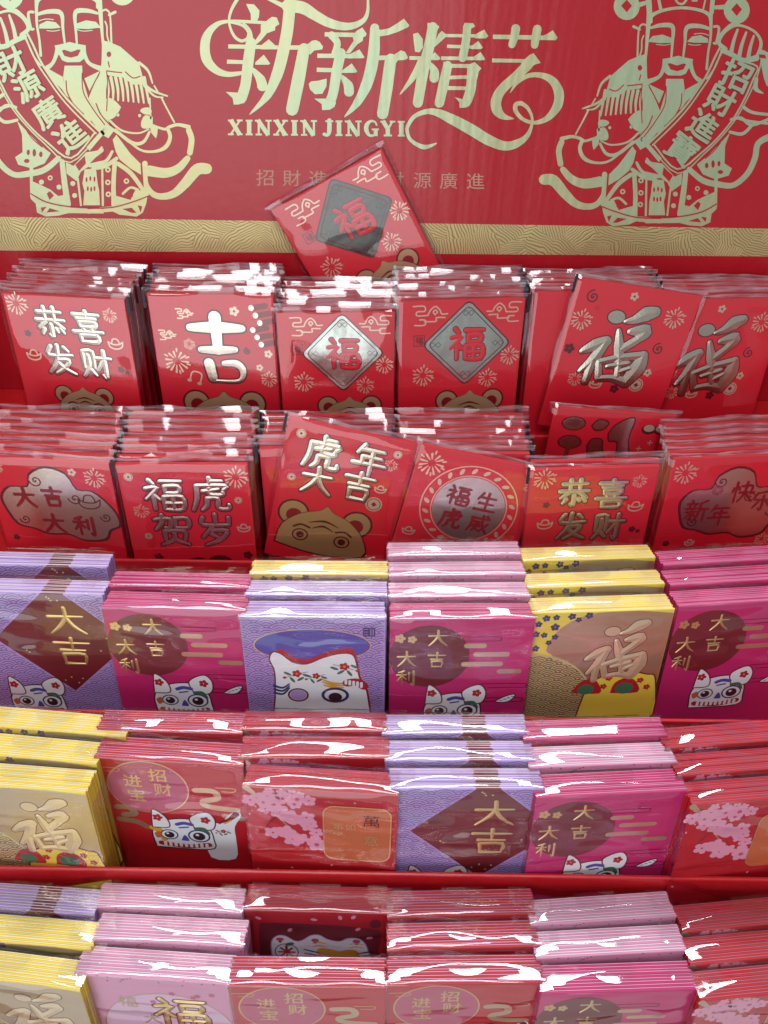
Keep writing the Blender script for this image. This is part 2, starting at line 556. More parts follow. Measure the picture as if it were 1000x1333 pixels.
STROKES = {
 '福': [[(18,8),(28,20)],[(8,32),(36,30),(6,62)],[(24,48),(24,92)],[(26,52),(38,64)],[(46,12),(94,12)],[(54,26),(54,44)],[(54,26),(86,26),(85,44),(54,44)],[(48,56),(48,92)],[(48,56),(92,56),(91,92),(48,92)],[(70,56),(70,92)],[(48,74),(91,74)]],
 '吉': [[(10,20),(90,20)],[(50,4),(50,44)],[(22,44),(78,44)],[(26,58),(28,92)],[(26,58),(74,58),(72,92)],[(28,90),(72,90)]],
 '大': [[(10,36),(90,34)],[(50,6),(50,36),(34,66),(10,92)],[(52,40),(66,68),(92,92)]],
 '恭': [[(15,18),(85,18)],[(36,4),(36,42)],[(64,4),(64,42)],[(8,42),(92,42)],[(36,46),(12,66)],[(62,46),(88,66)],[(50,56),(50,92),(42,86)],[(28,70),(20,84)],[(64,68),(68,78)],[(78,66),(86,80)]],
 '喜': [[(12,12),(88,12)],[(50,2),(50,24)],[(22,24),(78,24)],[(28,34),(28,48)],[(28,34),(72,34),(72,48),(28,48)],[(36,52),(40,60)],[(64,52),(60,60)],[(6,64),(94,64)],[(26,74),(26,94)],[(26,74),(74,74),(74,94),(26,94)]],
 '发': [[(26,8),(16,36),(88,34)],[(46,4),(40,50),(10,92)],[(40,50),(76,50),(60,74),(30,94)],[(42,60),(60,78),(90,94)],[(66,10),(78,22)]],
 '财': [[(12,10),(12,62)],[(12,10),(42,10),(42,62)],[(27,22),(27,56),(6,90)],[(30,68),(44,86)],[(50,30),(96,30)],[(76,6),(76,90),(66,84)],[(74,34),(50,70)]],
 '利': [[(40,4),(12,14)],[(6,30),(52,28)],[(30,12),(30,92)],[(30,34),(8,66)],[(32,38),(50,56)],[(64,18),(64,64)],[(86,6),(86,92),(74,84)]],
 '虎': [[(50,2),(50,22)],[(52,11),(80,11)],[(18,24),(88,24),(82,36)],[(18,24),(16,60),(4,94)],[(32,40),(70,34)],[(48,30),(48,48),(78,50),(80,42)],[(40,60),(38,80),(26,94)],[(40,60),(66,60),(66,88),(90,90),(92,78)]],
 '年': [[(30,4),(14,30)],[(26,18),(86,18)],[(30,40),(82,40)],[(30,40),(30,62)],[(6,62),(96,62)],[(56,18),(56,98)]],
 '贺': [[(6,18),(44,16),(40,46),(30,42)],[(24,4),(22,28),(6,48)],[(56,14),(56,42)],[(56,14),(88,14),(88,42),(56,42)],[(26,54),(26,80)],[(26,54),(76,54),(76,80)],[(50,62),(46,80),(16,96)],[(56,82),(84,96)]],
 '岁': [[(18,12),(18,34),(84,34)],[(50,2),(50,34)],[(84,12),(84,34)],[(40,42),(14,72)],[(34,52),(78,52),(60,78),(20,98)],[(38,64),(54,74)]],
 '生': [[(28,6),(10,40)],[(22,28),(88,28)],[(20,58),(82,58)],[(52,4),(52,92)],[(4,92),(96,92)]],
 '威': [[(14,20),(92,20)],[(16,20),(16,60),(4,92)],[(28,38),(54,38)],[(40,44),(28,66),(54,84)],[(52,50),(26,88)],[(28,62),(58,62)],[(62,4),(68,56),(94,94)],[(90,44),(60,88)],[(78,4),(88,12)]],
 '新': [[(26,2),(30,12)],[(8,16),(50,16)],[(18,22),(22,34)],[(42,22),(36,34)],[(4,38),(54,38)],[(8,54),(50,54)],[(30,38),(30,94),(22,88)],[(24,62),(8,84)],[(36,62),(48,78)],[(88,4),(60,16)],[(62,16),(62,50),(50,94)],[(62,42),(98,42)],[(82,42),(82,98)]],
 '快': [[(8,30),(4,50)],[(18,4),(18,96)],[(28,26),(32,40)],[(40,22),(82,22),(80,52)],[(34,52),(96,52)],[(58,4),(56,56),(34,94)],[(60,58),(92,94)]],
 '乐': [[(76,6),(24,14)],[(24,14),(18,44),(88,44)],[(52,26),(52,92),(40,86)],[(34,56),(16,82)],[(68,56),(88,80)]],
}
glyphs('招財進寶源廣财进宝萬事如意')


# ------------------------------------------------------------------ the place: floor and the stepped display
obj_floor = obj('floor', box_mesh('floor', -4, 4, -4, 4, -0.05, 0.0, 'floor_tile'))
obj_floor['kind'] = 'structure'

LEAN_C, LEAN_R = rad(10), rad(8)
TOPZ = {1: 1.160, 2: 1.080, 3: 1.040, 4: 0.985, 5: 0.910}
RT_ = 0.0040                                           # thickness of one thin red pack
FLOOR = {r: TOPZ[r] - (H * math.cos(LEAN_R) + RT_ * math.sin(LEAN_R)) for r in (1, 2)}
FLOOR.update({r: TOPZ[r] - (H * math.cos(LEAN_C) + T * math.sin(LEAN_C)) for r in (3, 4, 5)})
LIPY = {1: 0.4770, 2: 0.3950, 3: 0.2920, 4: 0.2150, 5: 0.1300}       # inner face of each tray's front lip
YB = 0.5600
HX = 0.345
LIPZ = {1: FLOOR[1] + 0.020,
        2: on_y(240, 727, LIPY[2]).z, 3: on_y(230, 924, LIPY[3]).z, 4: on_y(400, 1131, LIPY[4]).z, 5: FLOOR[5] + 0.05}

box = bpy.data.objects.new('display_box', None)
col.objects.link(box)
box.location = (0, 0.34, 0)
box['label'] = 'red cardboard stepped display with gold printed header holding all envelope packs'
box['category'] = 'display box'
BOX0 = Vector((0, 0.34, 0))


def boxpart(name, x0, x1, y0, y1, z0, z1, bevel=0.0012, mat='red_card'):
    me = box_mesh(name, x0, x1, y0 - 0.34, y1 - 0.34, z0, z1, mat, bevel)
    return obj(name, me, box)


LT = 0.0030
SLOPE = {1: 0.0, 2: 0.20}
backs = {1: YB, 2: LIPY[1] - LT, 3: LIPY[2] - LT, 4: LIPY[3] - LT, 5: LIPY[4] - LT}
for r in range(1, 6):
    if r > 2:
        boxpart('tray_floor', -HX, HX, LIPY[r], backs[r] - 0.0004, FLOOR[r] - 0.004, FLOOR[r], 0)
    else:                                              # the two upper trays slope up to the back
        rise = SLOPE[r] * (backs[r] - LIPY[r])
        me = new_mesh('tray_floor', [(x, y - 0.34, z) for x in (-HX, HX) for y, z in ((LIPY[r], FLOOR[r] - 0.004), (backs[r] - 0.0004, FLOOR[r] + rise - 0.004), (backs[r] - 0.0004, FLOOR[r] + rise), (LIPY[r], FLOOR[r]))],
                      [(0, 1, 2, 3), (7, 6, 5, 4), (0, 4, 5, 1), (1, 5, 6, 2), (2, 6, 7, 3), (3, 7, 4, 0)], ['red_card'])
        obj('tray_floor', me, box)
    zb = FLOOR[r + 1] - 0.004 if r < 5 else 0.72
    boxpart('tray_lip', -HX, HX, LIPY[r] - LT, LIPY[r] - 0.0003, zb, LIPZ[r], 0.0012)
for s in (-1, 1):
    x0 = HX + 0.0005 if s > 0 else -HX - 0.0045
    me = new_mesh('side_panel', [(x0 + dx, y - 0.34, z) for dx in (0, 0.004) for y, z in
                  ((0.127, 0.72), (0.5605, 0.72), (0.5605, 1.22), (0.48, 1.17), (0.30, 1.03), (0.127, 0.90))],
                  [(0, 1, 2, 3, 4, 5), (11, 10, 9, 8, 7, 6)] + [(i, i + 6, (i + 1) % 6 + 6, (i + 1) % 6) for i in range(6)], ['red_card'])
    obj('side_panel', me, box)
boxpart('plinth', -HX - 0.004, HX + 0.004, 0.128, 0.565, 0.0, 0.7195, 0.003)
header = boxpart('header_panel', -HX - 0.004, HX + 0.004, YB, YB + 0.005, 0.72, 1.375, 0.001, 'header_red')


def hmap(u, v, h):
    p = on_y(u, v, YB)
    return (p.x, p.y - h - 0.34, p.z)


def Z(x0, y0, s=6.25):
    return lambda *pts: [(x0 + x / s, y0 + y / s) for x, y in pts]


def place_art(art, parent, prefix):
    for nm, me in art.meshes(prefix):
        obj(nm, me, parent)


# gold band under the figures
band = Art(hmap, 0.0001, 0.0001)
band.part = 'gold_band'
band.poly([(-40, 281.5), (1040, 298), (1040, 334), (-40, 325.5)], 'gold_band', 0)
place_art(band, header, 'header')

# --- the large shop lettering, drawn stroke by stroke
A = Art(hmap, 0.00012, 0.0001)
A.part = 'gold_lettering'
G = 'header_gold'
a = Z(250, 0); s_ = 1 / 6.25


def R(z, pts, ws, sub=6, cap=True):
    A.rib(z(*pts), [w * s_ for w in ws], G, 0, sub=sub, cap=cap)


def Pg(z, pts, sm=0):
    A.poly(z(*pts), G, 1, smooth=sm)


R(a, [(620,185),(300,172),(180,215),(112,320),(115,470),(190,565),(290,603),(410,592)], [26,26,48,76,82,62,44,28])
Pg(a, [(560,200),(610,165),(650,135),(690,140),(712,195),(680,215),(676,245),(610,270),(560,330),(520,362),(500,350),(560,260)])
Pg(a, [(440,30),(505,33),(550,85),(545,140),(530,168),(480,165),(478,110)])
R(a, [(370,-10),(325,70),(303,150),(312,225),(350,300),(405,332),(452,312)], [30,24,20,20,24,26,22])
A.rib(a((452,312),(458,260),(410,205),(320,178)), [w * s_ for w in [22,20,22,24]], G, 1.3)
R(a, [(420,190),(470,255),(480,350)], [20,30,40])
R(a, [(295,376),(700,384)], [34,32], cap=False)
Pg(a, [(560,370),(625,318),(694,382),(690,400),(560,400)])
R(a, [(285,500),(440,505)], [34,30], cap=False)
Pg(a, [(515,505),(585,443),(637,515),(625,525),(515,525)])
R(a, [(480,345),(458,500),(435,690),(400,800)], [85,88,84,88])
Pg(a, [(275,745),(372,752),(440,780),(430,815),(385,848),(340,850),(332,798)])
R(a, [(490,555),(555,640),(573,700)], [22,76,84])
R(a, [(795,60),(775,250),(735,450),(690,610),(610,780),(470,930)], [95,96,96,92,64,6])
R(a, [(600,-22),(700,25),(790,70)], [24,34,46])
R(a, [(780,45),(900,62),(1000,122),(1110,182),(1225,212),(1320,205),(1400,160),(1430,90),(1432,-12)], [105,100,84,76,66,54,38,26,18], sub=8)
R(a, [(790,385),(1010,385)], [36,34], cap=False)
R(a, [(912,395),(865,650),(815,890)], [92,104,100])
b6 = Z(390, 0)
Pg(b6, [(20,372),(60,362),(100,330),(135,324),(165,340),(192,378),(185,400),(120,410),(90,440),(40,440)])
R(b6, [(205,278),(455,283)], [36,36], cap=False)
Pg(b6, [(430,285),(470,245),(512,222),(546,272),(540,292),(518,302),(515,330),(470,360),(410,432),(375,432),(440,330)])
R(b6, [(262,285),(308,350),(285,440)], [64,56,54])
R(b6, [(145,452),(410,455)], [36,34], cap=False)
Pg(b6, [(395,445),(488,400),(530,465),(515,472),(395,474)])
R(b6, [(140,566),(290,570)], [36,34], cap=False)
Pg(b6, [(345,572),(425,513),(470,578),(460,590),(345,592)])
R(b6, [(335,430),(303,580),(275,750),(245,835)], [82,84,78,84])
Pg(b6, [(120,800),(225,800),(298,830),(285,868),(245,892),(185,894),(180,845)])
Pg(b6, [(75,680),(95,660),(150,655),(222,638),(220,700),(185,762),(125,765),(85,725)])
R(b6, [(340,615),(395,690),(403,745)], [22,76,82])
R(b6, [(612,225),(607,400),(582,560),(540,700),(465,840),(365,952)], [72,94,96,90,62,5])
Pg(b6, [(575,215),(600,214),(660,242),(730,228),(800,185),(850,150),(894,205),(880,222),(800,258),(720,285),(640,296)])
R(b6, [(620,470),(810,466)], [38,34], cap=False)
Pg(b6, [(740,462),(790,430),(825,408),(860,420),(884,470),(860,486),(800,490),(780,520),(720,520)])
R(b6, [(742,480),(712,700),(676,925)], [92,96,90])
c7 = Z(520, 20)
Pg(c7, [(112,150),(150,138),(190,190),(192,260),(165,300),(128,296),(118,220)])
R(c7, [(272,95),(242,250),(195,450),(150,710)], [84,86,88,82])
Pg(c7, [(228,58),(290,62),(325,90),(300,140),(230,150)])
Pg(c7, [(320,150),(345,125),(392,160),(350,200),(285,258),(268,250)])
R(c7, [(80,345),(320,348)], [30,30], cap=False)
Pg(c7, [(235,345),(288,298),(332,342),(332,358),(235,362)])
R(c7, [(172,375),(112,500),(5,642)], [50,52,6])
R(c7, [(245,385),(283,450),(283,508)], [22,70,80])
R(c7, [(372,163),(700,166)], [26,26], cap=False)
Pg(c7, [(615,155),(690,113),(724,168),(702,186),(615,186)])
R(c7, [(388,250),(610,257)], [28,26], cap=False)
Pg(c7, [(585,250),(640,206),(682,262),(660,273),(585,273)])
R(c7, [(340,347),(690,350)], [30,28], cap=False)
Pg(c7, [(590,345),(660,296),(698,352),(690,363),(590,364)])
R(c7, [(552,90),(543,200),(515,345)], [66,68,68])
Pg(c7, [(528,60),(600,62),(615,88),(580,110),(570,140),(518,140)])
R(c7, [(392,405),(362,550),(325,712)], [72,82,78])
Pg(c7, [(360,372),(420,395),(430,430),(350,440)])
R(c7, [(390,408),(620,412)], [30,34], cap=False)
Pg(c7, [(555,405),(612,377),(668,430),(645,455),(632,520),(545,520)])
R(c7, [(590,500),(580,600),(552,690)], [80,80,78])
Pg(c7, [(450,662),(520,682),(590,700),(570,735),(540,748),(490,752),(488,705)])
R(c7, [(395,505),(555,500)], [30,28], cap=False)
R(c7, [(380,590),(545,592)], [32,28], cap=False)
d8 = Z(600, 40)
R(d8, [(262,48),(745,56)], [36,36], cap=False)
Pg(d8, [(640,52),(700,25),(748,-5),(788,55),(772,76),(640,74)])
R(d8, [(447,-20),(435,50),(416,112)], [72,66,60])
R(d8, [(622,-15),(610,50),(600,115)], [72,68,62])
R(d8, [(255,240),(560,245)], [32,28], cap=False)
Pg(d8, [(495,250),(560,195),(592,180),(650,260),(600,275),(545,320),(470,330)])
R(d8, [(545,275),(450,370),(335,475),(287,570),(298,650),(350,698),(432,715)], [84,78,78,86,84,50,5])
R(d8, [(403,502),(455,425),(550,365),(655,362),(745,405),(797,500),(785,610),(705,710),(600,747),(505,718),(447,652),(450,598),(492,588)],
  [6,28,36,46,66,80,76,48,30,30,36,36,36], sub=7)
A.k += 3
A.rib(d8((492,588),(542,625),(578,700),(573,780),(532,862),(450,918),(350,935),(220,885),(100,812),(-15,748),(-100,705),(-180,668),(-270,655),(-370,690),(-425,760),(-437,815),(-405,890),(-300,945),(-200,915)),
  [w * s_ for w in [36,30,22,24,42,66,76,88,92,88,80,64,44,34,30,28,28,40,12]], G, 1.2, sub=7)

# pinyin line in slab capitals
def slab(ch, x0, x1, y0=155.5, y1=175.5, sl=0.008):
    w = x1 - x0
    q = lambda X, Y: (x0 + X * w, y0 + Y * (y1 - y0) + (x0 - 297) * sl)
    def ln(p, r, t): A.rib([q(*p), q(*r)], t, G, 0.5, cap=False)
    def serif(X, Y, half=0.2): A.rib([q(X - half, Y), q(X + half, Y)], 2.4, G, 1, cap=False)
    if ch == 'X':
        ln((0.18, 0), (0.82, 1), 5.6); ln((0.84, 0), (0.16, 1), 2.6)
        for X in (0.2, 0.8):
            for Y in (0.05, 0.95): serif(X, Y)
    elif ch == 'I':
        ln((0.5, 0), (0.5, 1), 5.8)
        for Y in (0.05, 0.95): serif(0.5, Y, 0.5)
    elif ch == 'N':
        ln((0.2, 0), (0.2, 1), 2.8); ln((0.14, 0), (0.82, 1), 5.6); ln((0.84, 0), (0.84, 1), 2.8)
        serif(0.15, 0.05); serif(0.2, 0.95); serif(0.84, 0.05)
    elif ch == 'J':
        A.rib([q(0.68, 0), q(0.68, 0.65), q(0.52, 0.94), q(0.16, 0.9)], [5.8, 5.8, 4.2, 4.4], G, 0.5)
        serif(0.68, 0.05, 0.4)
    elif ch == 'G':
        A.rib([q(0.86, 0.28), q(0.74, 0.07), q(0.45, 0.03), q(0.2, 0.26), q(0.16, 0.6), q(0.36, 0.94), q(0.66, 0.95), q(0.82, 0.8)], [2.2, 2.6, 3.4, 5.6, 5.8, 3.6, 3, 3], G, 0.5)
        ln((0.8, 0.55), (0.8, 1), 5.2); serif(0.78, 0.56, 0.24)
    elif ch == 'Y':
        ln((0.14, 0), (0.52, 0.55), 5.4); ln((0.86, 0), (0.5, 0.56), 2.6); ln((0.5, 0.5), (0.5, 1), 5.6)
        serif(0.16, 0.05); serif(0.84, 0.05); serif(0.5, 0.95, 0.3)


xs = 297
for ch, w, g in (('X',19,4),('I',9,4),('N',20,3),('X',19,4),('I',9,4),('N',20,8),('J',13,4),('I',9,4),('N',20,4),('G',19,3),('Y',18,4),('I',9,0)):
    slab(ch, xs, xs + w); xs += w + g
for ch, x in zip('招財進寶財源廣進', (345, 380, 414, 449, 514, 550, 584, 619)):
    A.part = 'small_character#%d' % x
    A.glyph(ch, x, 231 + (x - 345) * 0.017, 23, 'header_dull_gold', 0, sy=0.92, sx=1.0)
place_art(A, header, 'header')

# --- the gold line-art figure in official's hat and robe holding a scroll; drawn once, printed twice (mirrored)
FIG = []


def fR(z, pts, ws, mat='header_gold', layer=0, sub=5):
    ws = ws if isinstance(ws, (list, tuple)) else [ws] * len(pts)
    FIG.append(('r', z(*pts), [w * s_ for w in ws], mat, layer, sub))


def fP(z, pts, mat='header_gold', layer=0, sm=0):
    FIG.append(('p', z(*pts), None, mat, layer, sm))


def fE(z, c, rx, ry, mat='header_gold', layer=0):
    fP(z, [(c[0] + rx * math.cos(2 * math.pi * k / 24), c[1] + ry * math.sin(2 * math.pi * k / 24)) for k in range(24)], mat, layer)


RD = 'header_ink_red'
q1, q2, q3, q4 = Z(700, 0), Z(840, 0), Z(700, 150), Z(840, 150)
# hat coins, hat and face
for z, c in ((q1, (725, 50)), (q2, (745, 80))):
    fE(z, c, 106, 112)
    fP(z, [(c[0] - 45, c[1] - 5), (c[0], c[1] - 55), (c[0] + 42, c[1] - 5), (c[0], c[1] + 48)], RD, 1)
fR(q1, [(820, 40), (900, 15)], [40, 30]); fR(q2, [(560, 60), (650, 55)], [30, 40])
fR(q2, [(25, -15), (35, 100)], [45, 45]); fR(q2, [(108, -15), (128, 80)], [24, 28]); fR(q2, [(550, -15), (540, 100)], [36, 36]); fR(q2, [(470, 85), (492, -15)], 14)
fR(q2, [(245, -10), (270, 25), (310, 28), (338, -10)], 18); fR(q2, [(385, 5), (420, 5)], 14)
fR(q2, [(45, 175), (55, 125), (150, 82), (290, 62), (430, 78), (515, 115), (535, 170)], [30, 30, 26, 24, 26, 30, 26])
fR(q2, [(30, 90), (14, 300), (5, 480), (5, 660)], [34, 22, 16, 26]); fR(q2, [(535, 120), (532, 300), (512, 430), (500, 560)], [30, 20, 18, 22])
fR(q2, [(48, 225), (120, 205), (205, 205), (228, 240), (222, 340), (212, 468)], [20, 34, 40, 32, 22, 16])
fR(q2, [(532, 235), (450, 212), (362, 212), (330, 245), (324, 340), (308, 468)], [24, 34, 40, 32, 22, 16])
fP(q2, [(18, 340), (60, 292), (140, 280), (214, 306), (212, 346), (120, 350), (60, 342)]); fP(q2, [(340, 338), (380, 296), (450, 284), (510, 312), (514, 346), (400, 346)])
fR(q2, [(90, 360), (160, 366), (212, 354)], 7); fR(q2, [(350, 358), (400, 366), (450, 362)], 7); fR(q2, [(400, 275), (460, 270), (515, 285)], 8)
fP(q2, [(142, 478), (205, 468), (270, 452), (330, 468), (390, 480), (380, 520), (350, 560), (330, 598), (290, 614), (190, 612), (160, 590), (140, 545)])
fR(q2, [(165, 500), (148, 560), (110, 625), (10, 668)], [50, 30, 28, 44]); fR(q2, [(360, 500), (378, 560), (405, 620), (445, 655)], [50, 32, 28, 40])
fP(q2, [(182, 516), (205, 512), (258, 532), (312, 514), (332, 520), (312, 562), (260, 577), (205, 562)], RD, 1)
# beard, collar and chest
fP(q2, [(170, 640), (310, 640), (322, 730), (300, 850), (262, 915), (180, 1000), (110, 1060), (0, 1200), (-45, 1120), (40, 1010), (120, 900), (165, 750)])
fP(q2, [(28, 682), (152, 742), (112, 842)]); fP(q2, [(325, 730), (430, 672), (470, 640), (430, 735), (330, 830), (298, 880), (262, 905), (300, 840)])
fP(q2, [(-20, 690), (25, 690), (100, 900), (40, 1010), (-45, 1120), (-20, 900)])
for pts in ([(170, 700), (160, 850), (80, 990), (-10, 1110)], [(298, 760), (290, 850), (250, 930)], [(60, 940), (20, 1030), (-60, 1120)]):
    fR(q2, pts, 8, RD, 2)
# ear, hat string, tassel sleeve with fringe
fR(q1, [(812, 460), (822, 250), (850, 198), (885, 205)], [16, 14, 16, 16]); fR(q1, [(782, 215), (830, 238)], [24, 20])
fR(q1, [(862, 290), (848, 330), (846, 400), (832, 450)], 12); fR(q1, [(905, -10), (912, 90), (900, 250), (885, 400), (870, 560), (885, 680)], [40, 36, 26, 22, 24, 40])
fP(q1, [(822, 455), (740, 490), (660, 560), (592, 620), (570, 700), (545, 790), (640, 790), (720, 735), (830, 720), (880, 690), (876, 440)])
fR(q1, [(585, 725), (640, 738), (700, 690)], 9, RD, 1); fR(q1, [(730, 696), (790, 690), (850, 682)], 9, RD, 1); fE(q1, (832, 550), 18, 22, RD, 1); fR(q1, [(838, 610), (828, 650)], 9, RD, 1)
fR(q1, [(590, 618), (520, 680), (484, 780)], [24, 20, 12])
for k in range(9):
    x = 520 + k * 38
    fR(q1, [(x + 30, 735), (x + 12, 830), (x - 8 + k * 3, 940 - k * 4)], [26, 22, 14])
fR(q1, [(560, 780), (480, 840), (365, 882)], [22, 20, 12]); fR(q1, [(550, 800), (470, 880), (400, 892)], [18, 16, 10])
fR(q1, [(470, 800), (440, 850)], 12); fR(q1, [(412, 895), (385, 950), (310, 1090)], 14); fR(q1, [(505, 900), (498, 1060)], 12)
fR(q1, [(860, 690), (905, 800), (960, 1010)], [40, 90, 150]); fR(q1, [(850, 690), (842, 800), (850, 1000)], 8, RD, 1)
fP(q1, [(735, 970), (790, 915), (850, 900), (900, 1000), (850, 1070), (780, 1045)], sm=3)
# scroll with two ruled edges
fR(q2, [(612, 378), (560, 480), (505, 600), (430, 720), (330, 860), (215, 985), (30, 1165)], [16] * 7); fR(q2, [(640, 395), (590, 490), (530, 620), (450, 740), (350, 880), (235, 1010), (60, 1180)], [12] * 7)
fR(q2, [(760, 492), (912, 540), (880, 640), (810, 800), (720, 960), (600, 1110), (460, 1240), (258, 1375), (75, 1180)], 14, sub=4)
fR(q2, [(945, 480), (930, 560), (880, 700), (760, 930), (640, 1090), (480, 1250), (265, 1410), (40, 1190)], 10, sub=4)
fR(q2, [(500, 640), (560, 560), (620, 420)], 14)
# raised fist over the scroll
fR(q2, [(655, 395), (600, 350), (615, 290), (670, 235), (745, 205), (830, 222), (905, 270), (942, 340), (928, 420), (900, 470)], [30, 34, 36, 30, 22, 20, 22, 26, 30, 30])
for p0, p1 in (((752, 240), (700, 425)), ((822, 262), (765, 455)), ((884, 290), (838, 475))):
    fR(q2, [p0, ((p0[0] + p1[0]) / 2 - 6, (p0[1] + p1[1]) / 2), p1], [18, 28, 34])
fR(q2, [(630, 410), (700, 440), (800, 490), (905, 470)], [40, 40, 40, 50])
fR(q2, [(640, 250), (700, 200), (760, 190)], 24); fR(q2, [(560, 215), (600, 225), (580, 340), (560, 350)], 22)
fP(q2, [(925, 400), (1010, 430), (1080, 560), (1050, 660), (990, 700), (950, 560)], sm=2); fP(q2, [(925, 440), (975, 445), (985, 475), (930, 468)], RD, 1)
fR(q2, [(905, 640), (900, 720), (960, 758)], [30, 40, 8]); fR(q2, [(800, 870), (880, 915), (1060, 935)], [30, 26, 24]); fR(q2, [(760, 960), (850, 985), (1060, 1010)], [26, 22, 22])
fR(q4, [(700, 35), (780, 20), (870, 78), (1050, 10)], [26, 24, 26, 22]); fR(q4, [(690, 135), (790, 150), (865, 85)], [24, 28, 24])
# lower robe: scarves, leaves, skirt panels
fR(q3, [(52, 522), (130, 530), (225, 640), (310, 718), (400, 742), (478, 724), (528, 655), (545, 575)], [86, 92, 78, 62, 52, 46, 34, 32])
fR(q3, [(195, 215), (172, 290), (186, 395)], [46, 46, 46]); fR(q3, [(205, 440), (280, 520), (380, 555), (510, 538)], [48, 66, 78, 86])
fR(q3, [(195, 190), (280, 172), (345, 188), (385, 208), (470, 182)], [34, 26, 26, 22, 18])
fR(q3, [(365, 200), (343, 270), (380, 350), (470, 385), (580, 372), (700, 282), (830, 188)], [28, 30, 34, 22, 18, 18, 20])
fP(q3, [(490, 60), (515, 35), (560, 40), (582, 62), (550, 88), (500, 90)], sm=3); fP(q3, [(482, 110), (545, 98), (576, 160), (560, 202), (490, 190)], sm=3); fP(q3, [(455, 282), (442, 205), (480, 165), (500, 190), (495, 235)], sm=2)
fE(q3, (587, 100), 12, 13); fE(q3, (760, 95), 12, 13)
fR(q3, [(515, 208), (600, 240), (730, 218), (825, 140)], [12, 14, 16, 18]); fR(q3, [(508, 230), (560, 312), (650, 315), (780, 215)], [20, 26, 30, 24])
fP(q3, [(772, 252), (802, 292), (778, 385), (745, 450), (660, 520), (575, 570), (580, 482), (660, 402)])
fR(q3, [(760, 482), (655, 560), (560, 690)], [34, 36, 30]); fR(q3, [(545, 480), (540, 600), (530, 720)], [44, 36, 40])
fP(q3, [(520, 700), (620, 690), (660, 770), (780, 735), (800, 820), (1000, 838), (1000, 880), (800, 862), (745, 888), (610, 902), (560, 870), (532, 790)])
fP(q3, [(565, 822), (602, 812), (580, 868)], RD, 1); fP(q3, [(650, 832), (725, 842), (650, 872), (612, 872)], RD, 1); fR(q3, [(525, 742), (640, 785), (800, 828), (1000, 838)], 9, RD, 2)
fR(q3, [(600, 690), (660, 672), (720, 720)], 20); fP(q3, [(640, 745), (652, 705), (690, 718), (672, 752)], RD, 1)
for c in ((692, 620), (840, 530), (840, 630), (836, 725)):
    fE(q3, c, 22, 22); fE(q3, c, 9, 9, RD, 1)
fR(q3, [(785, 470), (795, 640), (792, 810)], [36, 36, 40]); fR(q3, [(885, 510), (880, 812)], [16, 18]); fR(q3, [(770, 440), (860, 500), (960, 520)], [30, 34, 26])
fR(q3, [(805, 385), (860, 465), (985, 502)], [22, 28, 20]); fR(q3, [(888, 350), (940, 420), (1010, 450)], [14, 34, 26]); fP(q3, [(795, 225), (850, 175), (890, 215), (1010, 350), (985, 380), (880, 255), (835, 280)])
fP(q4, [(60, 520), (150, 526), (168, 640), (152, 700), (162, 812), (28, 812), (34, 700), (46, 640)])
for c in ((72, 605), (105, 600), (135, 608), (72, 680), (98, 685), (125, 680)):
    fE(q4, c, 8, 20, RD, 1)
fP(q4, [(0, 360), (60, 380), (140, 392), (240, 500), (300, 470), (295, 560), (215, 620), (180, 545), (110, 500), (0, 470)]); fP(q4, [(0, 385), (60, 430), (110, 480), (0, 455)], RD, 1); fP(q4, [(150, 420), (225, 490), (195, 540), (140, 480)], RD, 1)
fR(q4, [(205, 600), (180, 812)], 16); fR(q4, [(330, 465), (310, 640), (285, 805)], [40, 46, 50])
for c in ((245, 640), (230, 735), (425, 595), (495, 628), (355, 668)):
    fE(q4, c, 20, 20)
fE(q4, (425, 595), 9, 9, RD, 1)
fP(q4, [(280, 720), (360, 740), (420, 690), (480, 660), (570, 620), (582, 760), (540, 800), (530, 870), (460, 902), (360, 895), (280, 875), (0, 878), (0, 838), (200, 832), (300, 815)])
fP(q4, [(395, 735), (430, 700), (452, 720), (430, 770)], RD, 1); fP(q4, [(350, 860), (430, 835), (455, 870)], RD, 1); fP(q4, [(455, 825), (500, 830), (490, 868)], RD, 1); fR(q4, [(0, 836), (250, 826), (450, 788), (580, 720)], 9, RD, 2)
fR(q4, [(360, 440), (470, 530), (600, 562), (720, 566), (830, 475), (892, 350), (922, 225), (1050, 160)], [44, 48, 50, 44, 46, 48, 48, 56])
fR(q4, [(575, 520), (575, 640), (572, 740)], [30, 22, 26])
fP(q4, [(420, 400), (520, 320), (620, 215), (690, 140), (650, 250), (645, 390), (705, 430), (680, 490), (570, 520), (470, 480)])
for c, rx, ry in (((500, 408), 14, 22), ((552, 395), 14, 30), ((600, 392), 12, 22), ((612, 460), 22, 16)):
    fE(q4, c, rx, ry, RD, 1)
fR(q4, [(490, 350), (560, 290), (610, 225)], 8, RD, 1)


def figure(fx, text):
    F = Art(lambda u, v, h: hmap(*fx(u, v), h), 0.00012, 0.0001)
    F.part = 'gold_figure'
    for kind, pts, ws, mat, layer, sub in FIG:
        if kind == 'r': F.rib(pts, ws, mat, layer, sub=sub)
        else: F.poly(pts, mat, layer, smooth=sub)
    place_art(F, header, 'figure')
    S = Art(hmap, 0.00012, 0.0005)
    for ch, x, y, r, sz in text:
        S.part = 'scroll_character#%d' % x
        for q, (ox, oy) in enumerate(((0, 0), (1.1, 0), (-1.1, 0), (0, 1.1), (0, -1.1))):
            S.k = 6 * q
            S.glyph(ch, x + ox, y + oy, sz * 1.06, 'header_gold', 1 + q * 0.25, rot=rad(r))
    place_art(S, header, 'scroll')


